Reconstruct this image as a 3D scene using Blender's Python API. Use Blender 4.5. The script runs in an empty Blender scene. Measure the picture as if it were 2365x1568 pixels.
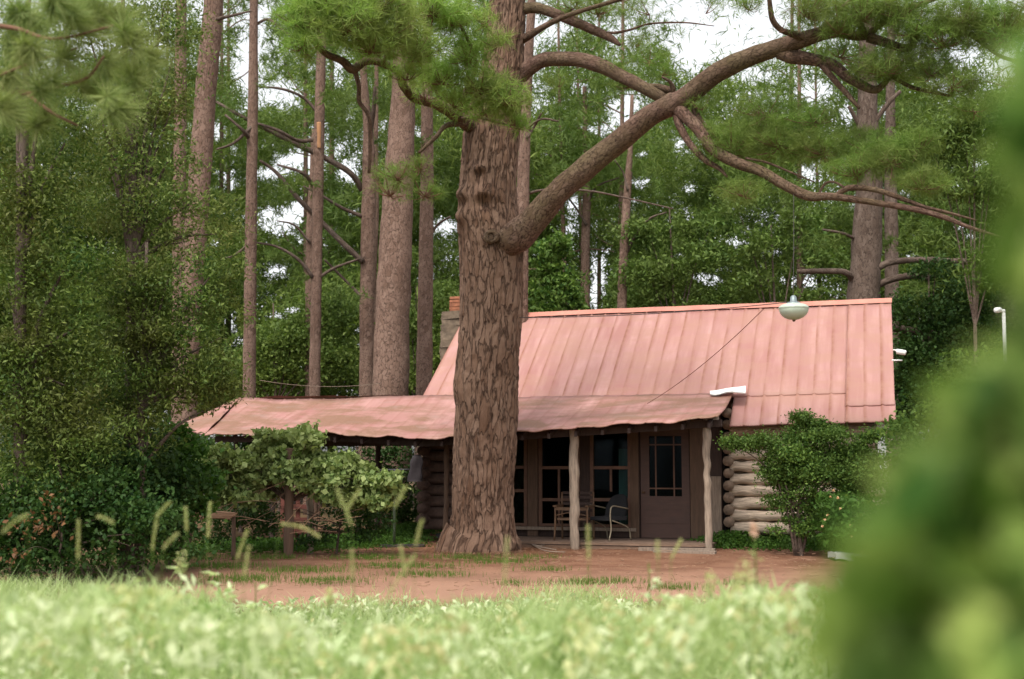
import bpy, math, random
import numpy as np
from mathutils import Vector, noise as mnoise

random.seed(7)
RNG = np.random.default_rng(7)
S = bpy.context.scene
COL = S.collection

# ------------------------------------------------------------------ camera, light, exposure
F = 2800.0; CX, CY = 1182.5, 784.0            # lens in units of the 2365 px wide photograph
PITCH = math.atan(286 / F); CAMZ = 1.5
CAM = np.array([0.0, 0.0, CAMZ])
cd = bpy.data.cameras.new('camera'); cam = bpy.data.objects.new('camera', cd); COL.objects.link(cam)
cam.location = (0, 0, CAMZ); cam.rotation_euler = (math.pi / 2 + PITCH, 0, 0)
cd.sensor_width = 36; cd.lens = 36 * F / 2365; cd.clip_start = 0.05; cd.clip_end = 2000
cd.dof.use_dof = True; cd.dof.focus_distance = 20.5; cd.dof.aperture_fstop = 1.4
S.camera = cam

SUN_EL, SUN_AZ = math.radians(58), math.radians(205)      # azimuth clockwise from +Y
w = bpy.data.worlds.new('World'); S.world = w; w.use_nodes = True
nt = w.node_tree; nt.nodes.clear()
sky = nt.nodes.new('ShaderNodeTexSky'); sky.sky_type = 'NISHITA'; sky.sun_disc = False
sky.sun_elevation = SUN_EL; sky.sun_rotation = SUN_AZ; sky.air_density = 1.2; sky.dust_density = 3.0; sky.ozone_density = 1.0
hs = nt.nodes.new('ShaderNodeHueSaturation'); hs.inputs['Saturation'].default_value = 0.12; hs.inputs['Value'].default_value = 1.15
bg = nt.nodes.new('ShaderNodeBackground'); bg.inputs['Strength'].default_value = 0.15
wo = nt.nodes.new('ShaderNodeOutputWorld')
nt.links.new(sky.outputs[0], hs.inputs['Color']); nt.links.new(hs.outputs[0], bg.inputs[0]); nt.links.new(bg.outputs[0], wo.inputs[0])
sd = bpy.data.lights.new('sun', 'SUN'); sd.energy = 1.5; sd.angle = math.radians(14); sd.color = (1.0, 0.93, 0.82)
sun = bpy.data.objects.new('sun', sd); COL.objects.link(sun); sun.location = (-10, -10, 40)
sdir = Vector((math.sin(SUN_AZ) * math.cos(SUN_EL), math.cos(SUN_AZ) * math.cos(SUN_EL), math.sin(SUN_EL)))
sun.rotation_euler = sdir.to_track_quat('Z', 'Y').to_euler()
S.view_settings.view_transform = 'Standard'; S.view_settings.look = 'None'
S.view_settings.exposure = 0.85; S.view_settings.gamma = 1.0
S.cycles.max_bounces = 6; S.cycles.diffuse_bounces = 4; S.cycles.glossy_bounces = 2; S.cycles.transmission_bounces = 4; S.cycles.transparent_max_bounces = 8
S.cycles.use_denoising = True
S.cycles.caustics_reflective = False; S.cycles.caustics_refractive = False

# ------------------------------------------------------------------ picture helpers
CP, SP = math.cos(PITCH), math.sin(PITCH)
def ray(px, py):
    a = (px - CX) / F; b = (CY - py) / F
    return np.array([a, CP - b * SP, SP + b * CP])
def at(px, py, Y):                              # world point seen at a pixel, Y metres into the scene
    d = ray(px, py); return CAM + d * (Y / d[1])
def ground(px, py, z=0.0):
    d = ray(px, py); return CAM + d * ((z - CAMZ) / d[2])
def proj(P):                                    # world points (n,3) -> pixels
    P = np.asarray(P, float).reshape(-1, 3) - CAM
    zc = P[:, 1] * CP + P[:, 2] * SP; yc = -P[:, 1] * SP + P[:, 2] * CP
    zc = np.maximum(zc, 1e-3)
    return CX + F * P[:, 0] / zc, CY - F * yc / zc

# ------------------------------------------------------------------ materials
def new_mat(name):
    m = bpy.data.materials.new(name); m.use_nodes = True; n = m.node_tree; n.nodes.clear()
    out = n.nodes.new('ShaderNodeOutputMaterial'); return m, n, out
def N(n, t, **kw):
    x = n.nodes.new(t)
    for k, v in kw.items():
        if k in x.inputs: x.inputs[k].default_value = v
        else: setattr(x, k, v)
    return x
def L(n, a, b): n.links.new(a, b)
def ramp(n, fac, stops):
    r = n.nodes.new('ShaderNodeValToRGB'); e = r.color_ramp.elements
    while len(e) < len(stops): e.new(0.5)
    for el, (p, c) in zip(e, stops): el.position = p; el.color = (*c, 1)
    L(n, fac, r.inputs[0]); return r.outputs[0]
def mix(n, fac, a, b, mode='MIX'):
    m = n.nodes.new('ShaderNodeMix'); m.data_type = 'RGBA'; m.blend_type = mode
    for s, v in ((m.inputs[0], fac), (m.inputs[6], a), (m.inputs[7], b)):
        if isinstance(v, (int, float)): s.default_value = v
        elif isinstance(v, tuple): s.default_value = (*v, 1)
        else: L(n, v, s)
    return m.outputs[2]
def coords(n, scale=(1, 1, 1), uv=False):
    tc = n.nodes.new('ShaderNodeTexCoord'); mp = n.nodes.new('ShaderNodeMapping'); mp.inputs['Scale'].default_value = scale
    L(n, tc.outputs['UV' if uv else 'Object'], mp.inputs[0]); return mp.outputs[0]
def noise(n, vec, scale, detail=4, rough=0.55, dist=0.0):
    t = N(n, 'ShaderNodeTexNoise', Scale=scale, Detail=detail, Roughness=rough, Distortion=dist); L(n, vec, t.inputs['Vector']); return t.outputs[0]

def leaf_mat(name, c1, c2, c3, trans=0.35, clump=0.9, rough=0.55, spec=0.16, tone=(0.66, 0.70, 0.44)):
    c1, c2, c3 = [tuple(a * b for a, b in zip(c, tone)) for c in (c1, c2, c3)]
    m, n, out = new_mat(name)
    g = n.nodes.new('ShaderNodeNewGeometry')
    col = mix(n, g.outputs['Random Per Island'], c1, c2)
    nz = ramp(n, noise(n, coords(n), clump, 2), [(0.38, (0, 0, 0)), (0.62, (1, 1, 1))])
    col = mix(n, nz, col, mix(n, 0.65, col, c3))
    p = N(n, 'ShaderNodeBsdfPrincipled', Roughness=rough); p.inputs['Specular IOR Level'].default_value = spec
    L(n, col, p.inputs['Base Color'])
    t = n.nodes.new('ShaderNodeBsdfTranslucent'); L(n, mix(n, 1.0, col, (1.0, 1.15, 0.7), 'MULTIPLY'), t.inputs[0])
    ms = N(n, 'ShaderNodeMixShader'); ms.inputs[0].default_value = trans
    L(n, p.outputs[0], ms.inputs[1]); L(n, t.outputs[0], ms.inputs[2]); L(n, ms.outputs[0], out.inputs[0])
    return m

def bark_mat(name, dark, mid, light, sc=9.0, bump=0.6, stretch=0.3, moss=None):
    m, n, out = new_mat(name)
    v = coords(n, (sc, sc * stretch, sc), uv=True)
    wv = n.nodes.new('ShaderNodeVectorMath'); wv.operation = 'ADD'
    nn = N(n, 'ShaderNodeTexNoise', Scale=0.8, Detail=5); L(n, v, nn.inputs['Vector'])
    sc2 = n.nodes.new('ShaderNodeVectorMath'); sc2.operation = 'SCALE'; sc2.inputs['Scale'].default_value = 2.6
    L(n, nn.outputs['Color'], sc2.inputs[0]); L(n, v, wv.inputs[0]); L(n, sc2.outputs[0], wv.inputs[1])
    vo = N(n, 'ShaderNodeTexVoronoi', Scale=1.0, feature='DISTANCE_TO_EDGE'); L(n, wv.outputs[0], vo.inputs['Vector'])
    vc = N(n, 'ShaderNodeTexVoronoi', Scale=1.0, feature='F1'); L(n, wv.outputs[0], vc.inputs['Vector'])
    fine = noise(n, v, 5.0, 6, 0.7)
    edge = N(n, 'ShaderNodeMath', operation='MULTIPLY_ADD'); L(n, noise(n, v, 2.2, 5, 0.75), edge.inputs[0]); edge.inputs[1].default_value = 0.42; L(n, vo.outputs['Distance'], edge.inputs[2])
    crack = ramp(n, edge.outputs[0], [(0.17, (0, 0, 0)), (0.29, (1, 1, 1))])
    sep = n.nodes.new('ShaderNodeSeparateColor'); L(n, vc.outputs['Color'], sep.inputs[0])
    plate = mix(n, sep.outputs[0], mid, light)
    plate = mix(n, ramp(n, fine, [(0.35, (0, 0, 0)), (0.65, (1, 1, 1))]), mix(n, 0.5, plate, dark), plate)
    big = ramp(n, noise(n, coords(n), 1.3, 3), [(0.4, (0, 0, 0)), (0.65, (1, 1, 1))])
    plate = mix(n, big, plate, mix(n, 0.5, plate, moss or light))
    col = mix(n, crack, dark, plate)
    p = N(n, 'ShaderNodeBsdfPrincipled', Roughness=0.9); p.inputs['Specular IOR Level'].default_value = 0.2
    L(n, col, p.inputs['Base Color'])
    h = mix(n, 0.35, crack, fine)
    b = N(n, 'ShaderNodeBump', Strength=bump, Distance=0.05); L(n, h, b.inputs['Height']); L(n, b.outputs[0], p.inputs['Normal'])
    L(n, p.outputs[0], out.inputs[0]); return m

def plain(name, c, rough=0.7, metal=0.0, var=0.25, sc=6.0, stretch=(1, 1, 1), bump=0.0, c2=None):
    m, n, out = new_mat(name)
    v = coords(n, stretch); f = noise(n, v, sc, 6, 0.65)
    d = tuple(x * (1 - var) for x in c); l = c2 or tuple(min(1, x * (1 + var)) for x in c)
    col = ramp(n, f, [(0.3, d), (0.7, l)])
    p = N(n, 'ShaderNodeBsdfPrincipled', Roughness=rough, Metallic=metal); L(n, col, p.inputs['Base Color'])
    if bump:
        b = N(n, 'ShaderNodeBump', Strength=bump, Distance=0.03); L(n, f, b.inputs['Height']); L(n, b.outputs[0], p.inputs['Normal'])
    L(n, p.outputs[0], out.inputs[0]); return m

def roof_mat(name, litter, rib=0.30, off=0.0):
    m, n, out = new_mat(name)
    o = coords(n)
    base = mix(n, ramp(n, noise(n, o, 0.9, 3), [(0.35, (0, 0, 0)), (0.65, (1, 1, 1))]), (0.32, 0.145, 0.128), (0.35, 0.180, 0.158))
    fade = ramp(n, noise(n, coords(n, (4.0, 0.6, 0.6)), 1.0, 4), [(0.45, (0, 0, 0)), (0.75, (1, 1, 1))])
    base = mix(n, fade, base, (0.45, 0.25, 0.225))
    # rust along the ribs, broken up by noise
    sx = n.nodes.new('ShaderNodeSeparateXYZ'); L(n, o, sx.inputs[0])
    ma = n.nodes.new('ShaderNodeMath'); ma.operation = 'MULTIPLY_ADD'; ma.inputs[1].default_value = 1 / rib; ma.inputs[2].default_value = off; L(n, sx.outputs[0], ma.inputs[0])
    wob = N(n, 'ShaderNodeMath', operation='MULTIPLY_ADD'); L(n, noise(n, coords(n, (0.6, 1, 1)), 1.1, 2), wob.inputs[0]); wob.inputs[1].default_value = 0.16; L(n, ma.outputs[0], wob.inputs[2])
    fr = N(n, 'ShaderNodeMath', operation='FRACT'); L(n, wob.outputs[0], fr.inputs[0])
    line = ramp(n, fr.outputs[0], [(0.0, (1, 1, 1)), (0.22, (0, 0, 0)), (0.92, (0, 0, 0)), (1.0, (1, 1, 1))])
    brk = ramp(n, noise(n, coords(n, (5, 0.7, 0.7)), 1.0, 4), [(0.35, (0.25, 0.25, 0.25)), (0.60, (1, 1, 1))])
    lf = mix(n, 1.0, line, brk, 'MULTIPLY')
    rs = n.nodes.new('ShaderNodeRGBToBW'); L(n, lf, rs.inputs[0])
    k = N(n, 'ShaderNodeMath', operation='MULTIPLY'); k.inputs[1].default_value = 1.0 if not litter else 0.5; L(n, rs.outputs[0], k.inputs[0])
    base = mix(n, k.outputs[0], base, (0.21, 0.075, 0.042))
    if litter:
        q = coords(n, (0.55, 1.3, 1.3))
        lt = ramp(n, noise(n, q, 1.5, 6, 0.68, 0.4), [(0.41, (0, 0, 0)), (0.57, (1, 1, 1))])
        base = mix(n, mix(n, 1.0, lt, (0.85, 0.85, 0.85), 'MULTIPLY'), base, mix(n, noise(n, o, 30, 3), (0.13, 0.068, 0.038), (0.26, 0.145, 0.085)))
        g2 = ramp(n, noise(n, q, 3.1, 6, 0.7), [(0.55, (0, 0, 0)), (0.70, (1, 1, 1))])
        base = mix(n, mix(n, 1.0, g2, (0.6, 0.6, 0.6), 'MULTIPLY'), base, (0.25, 0.18, 0.15))
    else:
        # dusty litter band low on the slope
        hz = ramp(n, sx.outputs[2], [(0.0, (1, 1, 1)), (1.0, (0, 0, 0))])
        st = ramp(n, noise(n, coords(n, (0.7, 2, 2)), 1.6, 6, 0.7), [(0.42, (0, 0, 0)), (0.60, (1, 1, 1))])
        base = mix(n, mix(n, 1.0, st, (0.6, 0.6, 0.6), 'MULTIPLY'), base, (0.34, 0.18, 0.13))
    base = mix(n, noise(n, o, 60, 4, 0.8), mix(n, 0.12, base, (0.2, 0.08, 0.05)), base)
    p = N(n, 'ShaderNodeBsdfPrincipled', Roughness=0.62); p.inputs['Specular IOR Level'].default_value = 0.4
    L(n, base, p.inputs['Base Color'])
    b = N(n, 'ShaderNodeBump', Strength=0.25, Distance=0.03); L(n, noise(n, coords(n, (2, 0.8, 0.8)), 3, 4), b.inputs['Height']); L(n, b.outputs[0], p.inputs['Normal'])
    L(n, p.outputs[0], out.inputs[0]); return m

def glass_mat(name):
    m, n, out = new_mat(name)
    g = N(n, 'ShaderNodeBsdfGlossy', Roughness=0.08); g.inputs[0].default_value = (0.8, 0.9, 1, 1)
    t = n.nodes.new('ShaderNodeBsdfTransparent'); t.inputs[0].default_value = (0.6, 0.72, 0.75, 1)
    fr = N(n, 'ShaderNodeFresnel', IOR=1.14); ms = n.nodes.new('ShaderNodeMixShader')
    L(n, fr.outputs[0], ms.inputs[0]); L(n, t.outputs[0], ms.inputs[1]); L(n, g.outputs[0], ms.inputs[2]); L(n, ms.outputs[0], out.inputs[0]); return m

def ground_mat():
    m, n, out = new_mat('soil_and_litter')
    o = coords(n)
    soil = mix(n, ramp(n, noise(n, o, 1.2, 5), [(0.38, (0, 0, 0)), (0.60, (1, 1, 1))]), (0.150, 0.070, 0.040), (0.26, 0.135, 0.083))
    soil = mix(n, ramp(n, noise(n, coords(n, (1, 2.5, 1)), 14, 6, 0.75), [(0.42, (0, 0, 0)), (0.62, (1, 1, 1))]), mix(n, 0.45, soil, (0.10, 0.045, 0.03)), soil)
    soil = mix(n, ramp(n, noise(n, o, 45, 3, 0.7), [(0.6, (0, 0, 0)), (0.72, (0.8, 0.8, 0.8))]), soil, (0.46, 0.30, 0.20))
    sx = n.nodes.new('ShaderNodeSeparateXYZ'); L(n, o, sx.inputs[0])
    # pale bare dirt towards the meadow
    near = N(n, 'ShaderNodeMapRange'); near.inputs[1].default_value = 18.5; near.inputs[2].default_value = 14.5; L(n, sx.outputs[1], near.inputs[0])
    soil = mix(n, near.outputs[0], soil, mix(n, 0.6, soil, (0.42, 0.25, 0.175)))
    grn = mix(n, noise(n, o, 8, 4), (0.06, 0.085, 0.02), (0.16, 0.20, 0.06))
    def edge(axis, a, b):
        r = N(n, 'ShaderNodeMapRange'); r.inputs[1].default_value = a; r.inputs[2].default_value = b
        wo_ = N(n, 'ShaderNodeMath', operation='MULTIPLY_ADD'); L(n, noise(n, o, 0.6, 5), wo_.inputs[0]); wo_.inputs[1].default_value = 2.5; L(n, sx.outputs[axis], wo_.inputs[2]); L(n, wo_.outputs[0], r.inputs[0]); return r.outputs[0]
    col = mix(n, edge(1, 15.2, 14.0), soil, grn)             # meadow side
    col = mix(n, edge(1, 30.0, 31.5), col, mix(n, noise(n, o, 3, 4), (0.05, 0.05, 0.02), (0.12, 0.08, 0.04)))   # woodland floor behind
    col = mix(n, edge(0, -2.9, -4.6), col, mix(n, noise(n, o, 3, 4), (0.05, 0.055, 0.02), (0.16, 0.08, 0.05)))
    p = N(n, 'ShaderNodeBsdfPrincipled', Roughness=0.95); p.inputs['Specular IOR Level'].default_value = 0.1
    L(n, col, p.inputs['Base Color'])
    b = N(n, 'ShaderNodeBump', Strength=0.6, Distance=0.05); L(n, noise(n, o, 12, 6, 0.7), b.inputs['Height']); L(n, b.outputs[0], p.inputs['Normal'])
    L(n, p.outputs[0], out.inputs[0]); return m

M = {}
M['bark'] = bark_mat('pine_bark', (0.060, 0.032, 0.021), (0.135, 0.073, 0.045), (0.225, 0.142, 0.100), 9.5, 1.0, 0.22)
M['bark_limb'] = bark_mat('pine_limb_bark', (0.045, 0.024, 0.017), (0.125, 0.068, 0.048), (0.22, 0.135, 0.105), 24, 0.8, 0.4, (0.13, 0.11, 0.05))
M['bark_far'] = bark_mat('far_pine_bark', (0.055, 0.034, 0.025), (0.15, 0.088, 0.062), (0.26, 0.17, 0.13), 13, 0.6, 0.55)
M['bark_dark'] = bark_mat('dark_brown_bark', (0.03, 0.02, 0.014), (0.09, 0.06, 0.045), (0.17, 0.125, 0.10), 14, 0.5, 0.4)  # darker brown bark for side branches, small stems and the dark trunks
M['wood_scar'] = plain('bare_orange_wood', (0.36, 0.18, 0.08), 0.8, var=0.3, sc=8)
M['twig'] = plain('red_brown_twig', (0.16, 0.075, 0.045), 0.9)
M['needle_hero'] = leaf_mat('bright_pine_needles', (0.13, 0.22, 0.055), (0.26, 0.36, 0.12), (0.20, 0.21, 0.09), 0.35, 1.4, tone=(0.86, 0.90, 0.62))
M['needle_lit'] = leaf_mat('lit_yellow_green_needles', (0.22, 0.36, 0.09), (0.40, 0.52, 0.20), (0.30, 0.30, 0.14), 0.4, 1.2, tone=(0.86, 0.90, 0.62))  # light falling on these boughs is put into a brighter needle colour
M['needle_near'] = leaf_mat('grey_green_pine_needles', (0.15, 0.23, 0.09), (0.46, 0.50, 0.28), (0.28, 0.27, 0.13), 0.3, 1.6, tone=(0.86, 0.90, 0.62))
M['needle_far'] = leaf_mat('distant_pine_needles', (0.10, 0.18, 0.065), (0.24, 0.33, 0.12), (0.18, 0.22, 0.085), 0.3, 0.5)
M['leaf_wood'] = leaf_mat('distant_leaves', (0.14, 0.21, 0.065), (0.33, 0.40, 0.15), (0.09, 0.155, 0.065), 0.35, 0.35)
M['leaf_oak'] = leaf_mat('oak_leaves', (0.04, 0.11, 0.035), (0.28, 0.36, 0.13), (0.17, 0.14, 0.06), 0.3, 1.1)
M['leaf_oak2'] = leaf_mat('paler_oak_leaves', (0.07, 0.15, 0.045), (0.42, 0.48, 0.24), (0.22, 0.20, 0.08), 0.35, 1.3)
M['leaf_dark'] = leaf_mat('dark_shrub_leaves', (0.025, 0.075, 0.03), (0.085, 0.15, 0.05), (0.05, 0.09, 0.03), 0.25, 1.5)
M['leaf_vine'] = leaf_mat('vine_leaves', (0.13, 0.20, 0.08), (0.46, 0.52, 0.30), (0.20, 0.22, 0.10), 0.3, 1.8, tone=(0.86, 0.90, 0.62))
M['leaf_bush'] = leaf_mat('bush_leaves', (0.05, 0.13, 0.04), (0.28, 0.40, 0.13), (0.09, 0.14, 0.045), 0.3, 1.6)
M['leaf_cover'] = leaf_mat('ground_cover_leaves', (0.06, 0.15, 0.04), (0.15, 0.28, 0.07), (0.09, 0.16, 0.05), 0.35, 2)
M['leaf_near'] = leaf_mat('foreground_shrub_leaves', (0.09, 0.21, 0.035), (0.52, 0.62, 0.22), (0.04, 0.11, 0.04), 0.35, 9, tone=(.85, .85, .65))
M['grass'] = leaf_mat('meadow_grass', (0.23, 0.35, 0.12), (0.57, 0.64, 0.37), (0.50, 0.54, 0.33), 0.45, 0.8, tone=(1, 1, 0.9))
M['grass_green'] = leaf_mat('short_green_grass', (0.09, 0.18, 0.04), (0.20, 0.30, 0.08), (0.14, 0.22, 0.06), 0.4, 1.5)
M['weed'] = leaf_mat('pale_weed_leaves', (0.44, 0.54, 0.31), (0.78, 0.81, 0.62), (0.60, 0.62, 0.42), 0.4, 1.2, tone=(1, 1, 0.9))
M['straw'] = leaf_mat('seed_heads', (0.40, 0.44, 0.20), (0.64, 0.64, 0.38), (0.55, 0.46, 0.28), 0.4, 2, tone=(1, 1, 0.9))
M['pink'] = leaf_mat('dusty_pink_petals', (0.60, 0.33, 0.30), (0.72, 0.50, 0.42), (0.6, 0.4, 0.33), 0.3, 2, tone=(1, 1, 0.9))
M['peach'] = leaf_mat('peach_petals', (0.75, 0.40, 0.25), (0.80, 0.60, 0.42), (0.8, 0.5, 0.3), 0.3, 2, tone=(1, 1, 0.9))
M['dead'] = leaf_mat('dead_brown_leaves', (0.10, 0.045, 0.02), (0.22, 0.11, 0.055), (0.13, 0.06, 0.03), 0.2, 2, tone=(1, 1, 0.9))
M['roof'] = roof_mat('faded_red_metal_roof', False)
M['porch_roof'] = roof_mat('littered_red_metal_roof', True)
M['ridge'] = plain('red_ridge_cap', (0.46, 0.17, 0.12), 0.6, var=0.2, sc=3)
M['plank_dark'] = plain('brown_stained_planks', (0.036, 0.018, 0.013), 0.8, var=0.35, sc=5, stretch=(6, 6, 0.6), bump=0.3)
M['door'] = plain('red_brown_door_paint', (0.060, 0.024, 0.015), 0.6, var=0.2, sc=4, stretch=(1, 1, 4))
M['frame'] = plain('brown_window_frame', (0.115, 0.055, 0.033), 0.7, var=0.3, sc=7)
M['grey_wood'] = plain('weathered_grey_wood', (0.22, 0.165, 0.125), 0.9, var=0.35, sc=6, stretch=(5, 5, 0.7), bump=0.4)
M['post'] = plain('weathered_post_wood', (0.27, 0.205, 0.155), 0.9, var=0.4, sc=5, stretch=(5, 5, 0.8), bump=0.5)
M['brown_board'] = plain('brown_board', (0.095, 0.055, 0.035), 0.9, var=0.3, sc=5, stretch=(5, 5, 0.6), bump=0.2)
M['log'] = plain('silvered_log', (0.46, 0.36, 0.275), 0.9, var=0.55, sc=4, stretch=(0.7, 8, 8), bump=0.7)
M['log_end'] = plain('log_end_grain', (0.19, 0.13, 0.09), 0.9, var=0.45, sc=9, bump=0.4)
M['log_dark'] = plain('dark_log', (0.075, 0.043, 0.032), 0.9, var=0.4, sc=4, stretch=(4, 4, 4), bump=0.5)
M['deck'] = plain('porch_deck_boards', (0.16, 0.10, 0.068), 0.9, var=0.35, sc=5, stretch=(0.6, 6, 1), bump=0.3)
M['glass'] = glass_mat('window_glass')
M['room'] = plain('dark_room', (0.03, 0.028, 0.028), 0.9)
M['curtain'] = plain('grey_green_curtain', (0.16, 0.20, 0.16), 0.9, var=0.3, sc=4, stretch=(20, 1, 0.4))
M['brick'] = plain('old_brick', (0.24, 0.09, 0.045), 0.9, var=0.35, sc=14)
M['stone'] = plain('grey_brown_stone', (0.13, 0.095, 0.065), 0.95, var=0.5, sc=7, bump=0.8)
M['white'] = plain('white_paint', (0.78, 0.78, 0.76), 0.5, var=0.06)
M['tarp'] = plain('white_sheeting', (0.78, 0.76, 0.72), 0.55, var=0.12, sc=5)
M['lampglass'] = plain('milky_lamp_glass', (0.42, 0.48, 0.40), 0.3, var=0.08, sc=12)
M['lampmetal'] = plain('grey_lamp_metal', (0.20, 0.24, 0.25), 0.45, metal=0.3)
M['cable'] = plain('black_cable', (0.04, 0.03, 0.03), 0.7)
M['chair_wood'] = plain('golden_brown_wood', (0.10, 0.05, 0.022), 0.6)
M['chair_cream'] = plain('cream_metal', (0.21, 0.17, 0.115), 0.5)
M['chair_black'] = plain('black_fabric', (0.012, 0.012, 0.014), 0.9)
M['iron'] = plain('black_iron', (0.02, 0.02, 0.02), 0.6)
M['cloth_dark'] = plain('dark_cloth', (0.022, 0.016, 0.018), 0.95)
M['redwood'] = plain('red_brown_rack', (0.16, 0.05, 0.035), 0.8)
M['pale_stone'] = plain('pale_concrete', (0.52, 0.51, 0.50), 0.9, var=0.12)
M['soil'] = ground_mat()
M['straw_brown'] = leaf_mat('brown_pine_straw', (0.16, 0.065, 0.03), (0.36, 0.19, 0.10), (0.22, 0.10, 0.05), 0.1, 2, tone=(1, 1, 1))
M['fence_rail'] = plain('dry_rail_wood', (0.27, 0.155, 0.095), 0.9, var=0.4, sc=6, stretch=(1, 6, 6))

# ------------------------------------------------------------------ mesh helpers
class MB:
    def __init__(s): s.v = []; s.f = []; s.uv = []; s.n = 0
    def add(s, v, f, uv=None):
        v = np.asarray(v, float).reshape(-1, 3)
        s.v.append(v); s.f += [tuple(int(i) + s.n for i in x) for x in f]
        s.uv += list(uv) if uv is not None else [None] * len(f); s.n += len(v); return s
    def build(s, name, mat, parent=None, local=False, smooth=True, loc=None):
        V = np.concatenate(s.v); off = np.zeros(3)
        if loc is not None: off = np.array(loc, float)
        elif parent is not None and not local: off = np.array(parent.location)
        me = bpy.data.meshes.new(name); me.from_pydata((V - off).tolist(), [], s.f)
        if any(u is not None for u in s.uv):
            lay = me.uv_layers.new(name='UVMap'); arr = []
            for f, u in zip(s.f, s.uv): arr += [c for p in (u if u is not None else [(0, 0)] * len(f)) for c in p]
            lay.data.foreach_set('uv', np.array(arr, dtype=np.float32))
        if smooth: me.polygons.foreach_set('use_smooth', [True] * len(me.polygons))
        me.materials.append(mat); me.update()
        o = bpy.data.objects.new(name, me); COL.objects.link(o)
        if parent is not None: o.parent = parent
        elif loc is not None: o.location = off
        return o
def soup(name, V, k, mat, parent=None, local=False, loc=None, smooth=False):     # V (n*k,3): n loose k-gons
    off = np.zeros(3)
    if loc is not None: off = np.array(loc, float)
    elif parent is not None and not local: off = np.array(parent.location)
    V = np.asarray(V, dtype=np.float32).reshape(-1, 3) - off.astype(np.float32); nf = len(V) // k
    me = bpy.data.meshes.new(name)
    me.vertices.add(len(V)); me.vertices.foreach_set('co', V.ravel())
    me.loops.add(nf * k); me.loops.foreach_set('vertex_index', np.arange(nf * k, dtype=np.int32))
    me.polygons.add(nf); me.polygons.foreach_set('loop_start', np.arange(0, nf * k, k, dtype=np.int32))
    me.materials.append(mat); me.update(calc_edges=True); me.validate()
    o = bpy.data.objects.new(name, me); COL.objects.link(o)
    if parent is not None: o.parent = parent
    elif loc is not None: o.location = off
    return o
def thing(name, label, cat, loc=(0, 0, 0), rz=0, group=None):
    o = bpy.data.objects.new(name, None); COL.objects.link(o); o.location = tuple(loc); o.rotation_euler = (0, 0, rz)
    o.empty_display_size = 0.2; o['label'] = label; o['category'] = cat
    if group: o['group'] = group
    return o
def tag(o, label, cat, group=None, kind=None):
    o['label'] = label; o['category'] = cat
    if group: o['group'] = group
    if kind: o['kind'] = kind
    return o
def smooth_path(pts, sub=4):
    P = np.asarray(pts, float); n = len(P)
    if n < 3: 
        t = np.linspace(0, 1, sub + 1)[:, None]; return P[0] * (1 - t) + P[-1] * t
    Q = np.vstack([2 * P[0] - P[1], P, 2 * P[-1] - P[-2]]); out = []
    for i in range(n - 1):
        p0, p1, p2, p3 = Q[i:i + 4]
        for j in range(sub):
            t = j / sub
            out.append(0.5 * (2 * p1 + (p2 - p0) * t + (2 * p0 - 5 * p1 + 4 * p2 - p3) * t * t + (3 * p1 - p0 - 3 * p2 + p3) * t ** 3))
    out.append(P[-1]); return np.array(out)
def tube(mb, path4, seg=10, sub=4, lump=0.0, disp=None, caps=True, lfreq=3.0):      # path4: (x,y,z,r)
    P = smooth_path(path4, sub); C, R = P[:, :3], np.maximum(P[:, 3], 0.0008); n = len(C)
    T = np.gradient(C, axis=0); T /= np.linalg.norm(T, axis=1)[:, None] + 1e-9
    ref = np.array([0, 1.0, 0]) if abs(T[0][1]) < 0.8 else np.array([0, 0, 1.0])
    V = []; length = np.concatenate([[0], np.cumsum(np.linalg.norm(np.diff(C, axis=0), axis=1))])
    mr = R.mean(); U = ref - T[0] * ref.dot(T[0]); U /= np.linalg.norm(U)
    ang = np.linspace(0, 2 * math.pi, seg, endpoint=False)
    for i in range(n):
        U = U - T[i] * U.dot(T[i]); U /= np.linalg.norm(U) + 1e-9; W = np.cross(T[i], U)
        dirs = np.outer(np.cos(ang), U) + np.outer(np.sin(ang), W)
        rr = np.full(seg, R[i])
        if lump:
            for k in range(seg):
                q = C[i] + dirs[k] * R[i]; rr[k] *= 1 + lump * mnoise.noise(Vector(q * lfreq))
        if disp is not None:
            for k in range(seg): rr[k] += disp(C[i] + dirs[k] * R[i], dirs[k])
        V.append(C[i] + dirs * rr[:, None])
    f, uv = [], []
    for i in range(n - 1):
        for k in range(seg):
            k2 = (k + 1) % seg
            f.append((i * seg + k, i * seg + k2, (i + 1) * seg + k2, (i + 1) * seg + k))
            u0, u1 = k / seg * 2 * math.pi * mr, (k + 1) / seg * 2 * math.pi * mr
            uv.append([(u0, length[i]), (u1, length[i]), (u1, length[i + 1]), (u0, length[i + 1])])
    if caps:
        f.append(tuple(range(seg - 1, -1, -1))); uv.append([(0, 0)] * seg)
        f.append(tuple((n - 1) * seg + k for k in range(seg))); uv.append([(0, 0)] * seg)
    mb.add(np.vstack(V), f, uv); return P
def box(mb, x0, x1, y0, y1, z0, z1):
    v = [(x, y, z) for z in (z0, z1) for y in (y0, y1) for x in (x0, x1)]
    mb.add(v, [(0, 2, 3, 1), (4, 5, 7, 6), (0, 1, 5, 4), (2, 6, 7, 3), (0, 4, 6, 2), (1, 3, 7, 5)]); return mb
def bevbox(mb, x0, x1, y0, y1, z0, z1, j=0.0):
    v = np.array([(x, y, z) for z in (z0, z1) for y in (y0, y1) for x in (x0, x1)], float)
    if j: v += RNG.uniform(-j, j, v.shape)
    mb.add(v, [(0, 2, 3, 1), (4, 5, 7, 6), (0, 1, 5, 4), (2, 6, 7, 3), (0, 4, 6, 2), (1, 3, 7, 5)]); return mb
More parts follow.
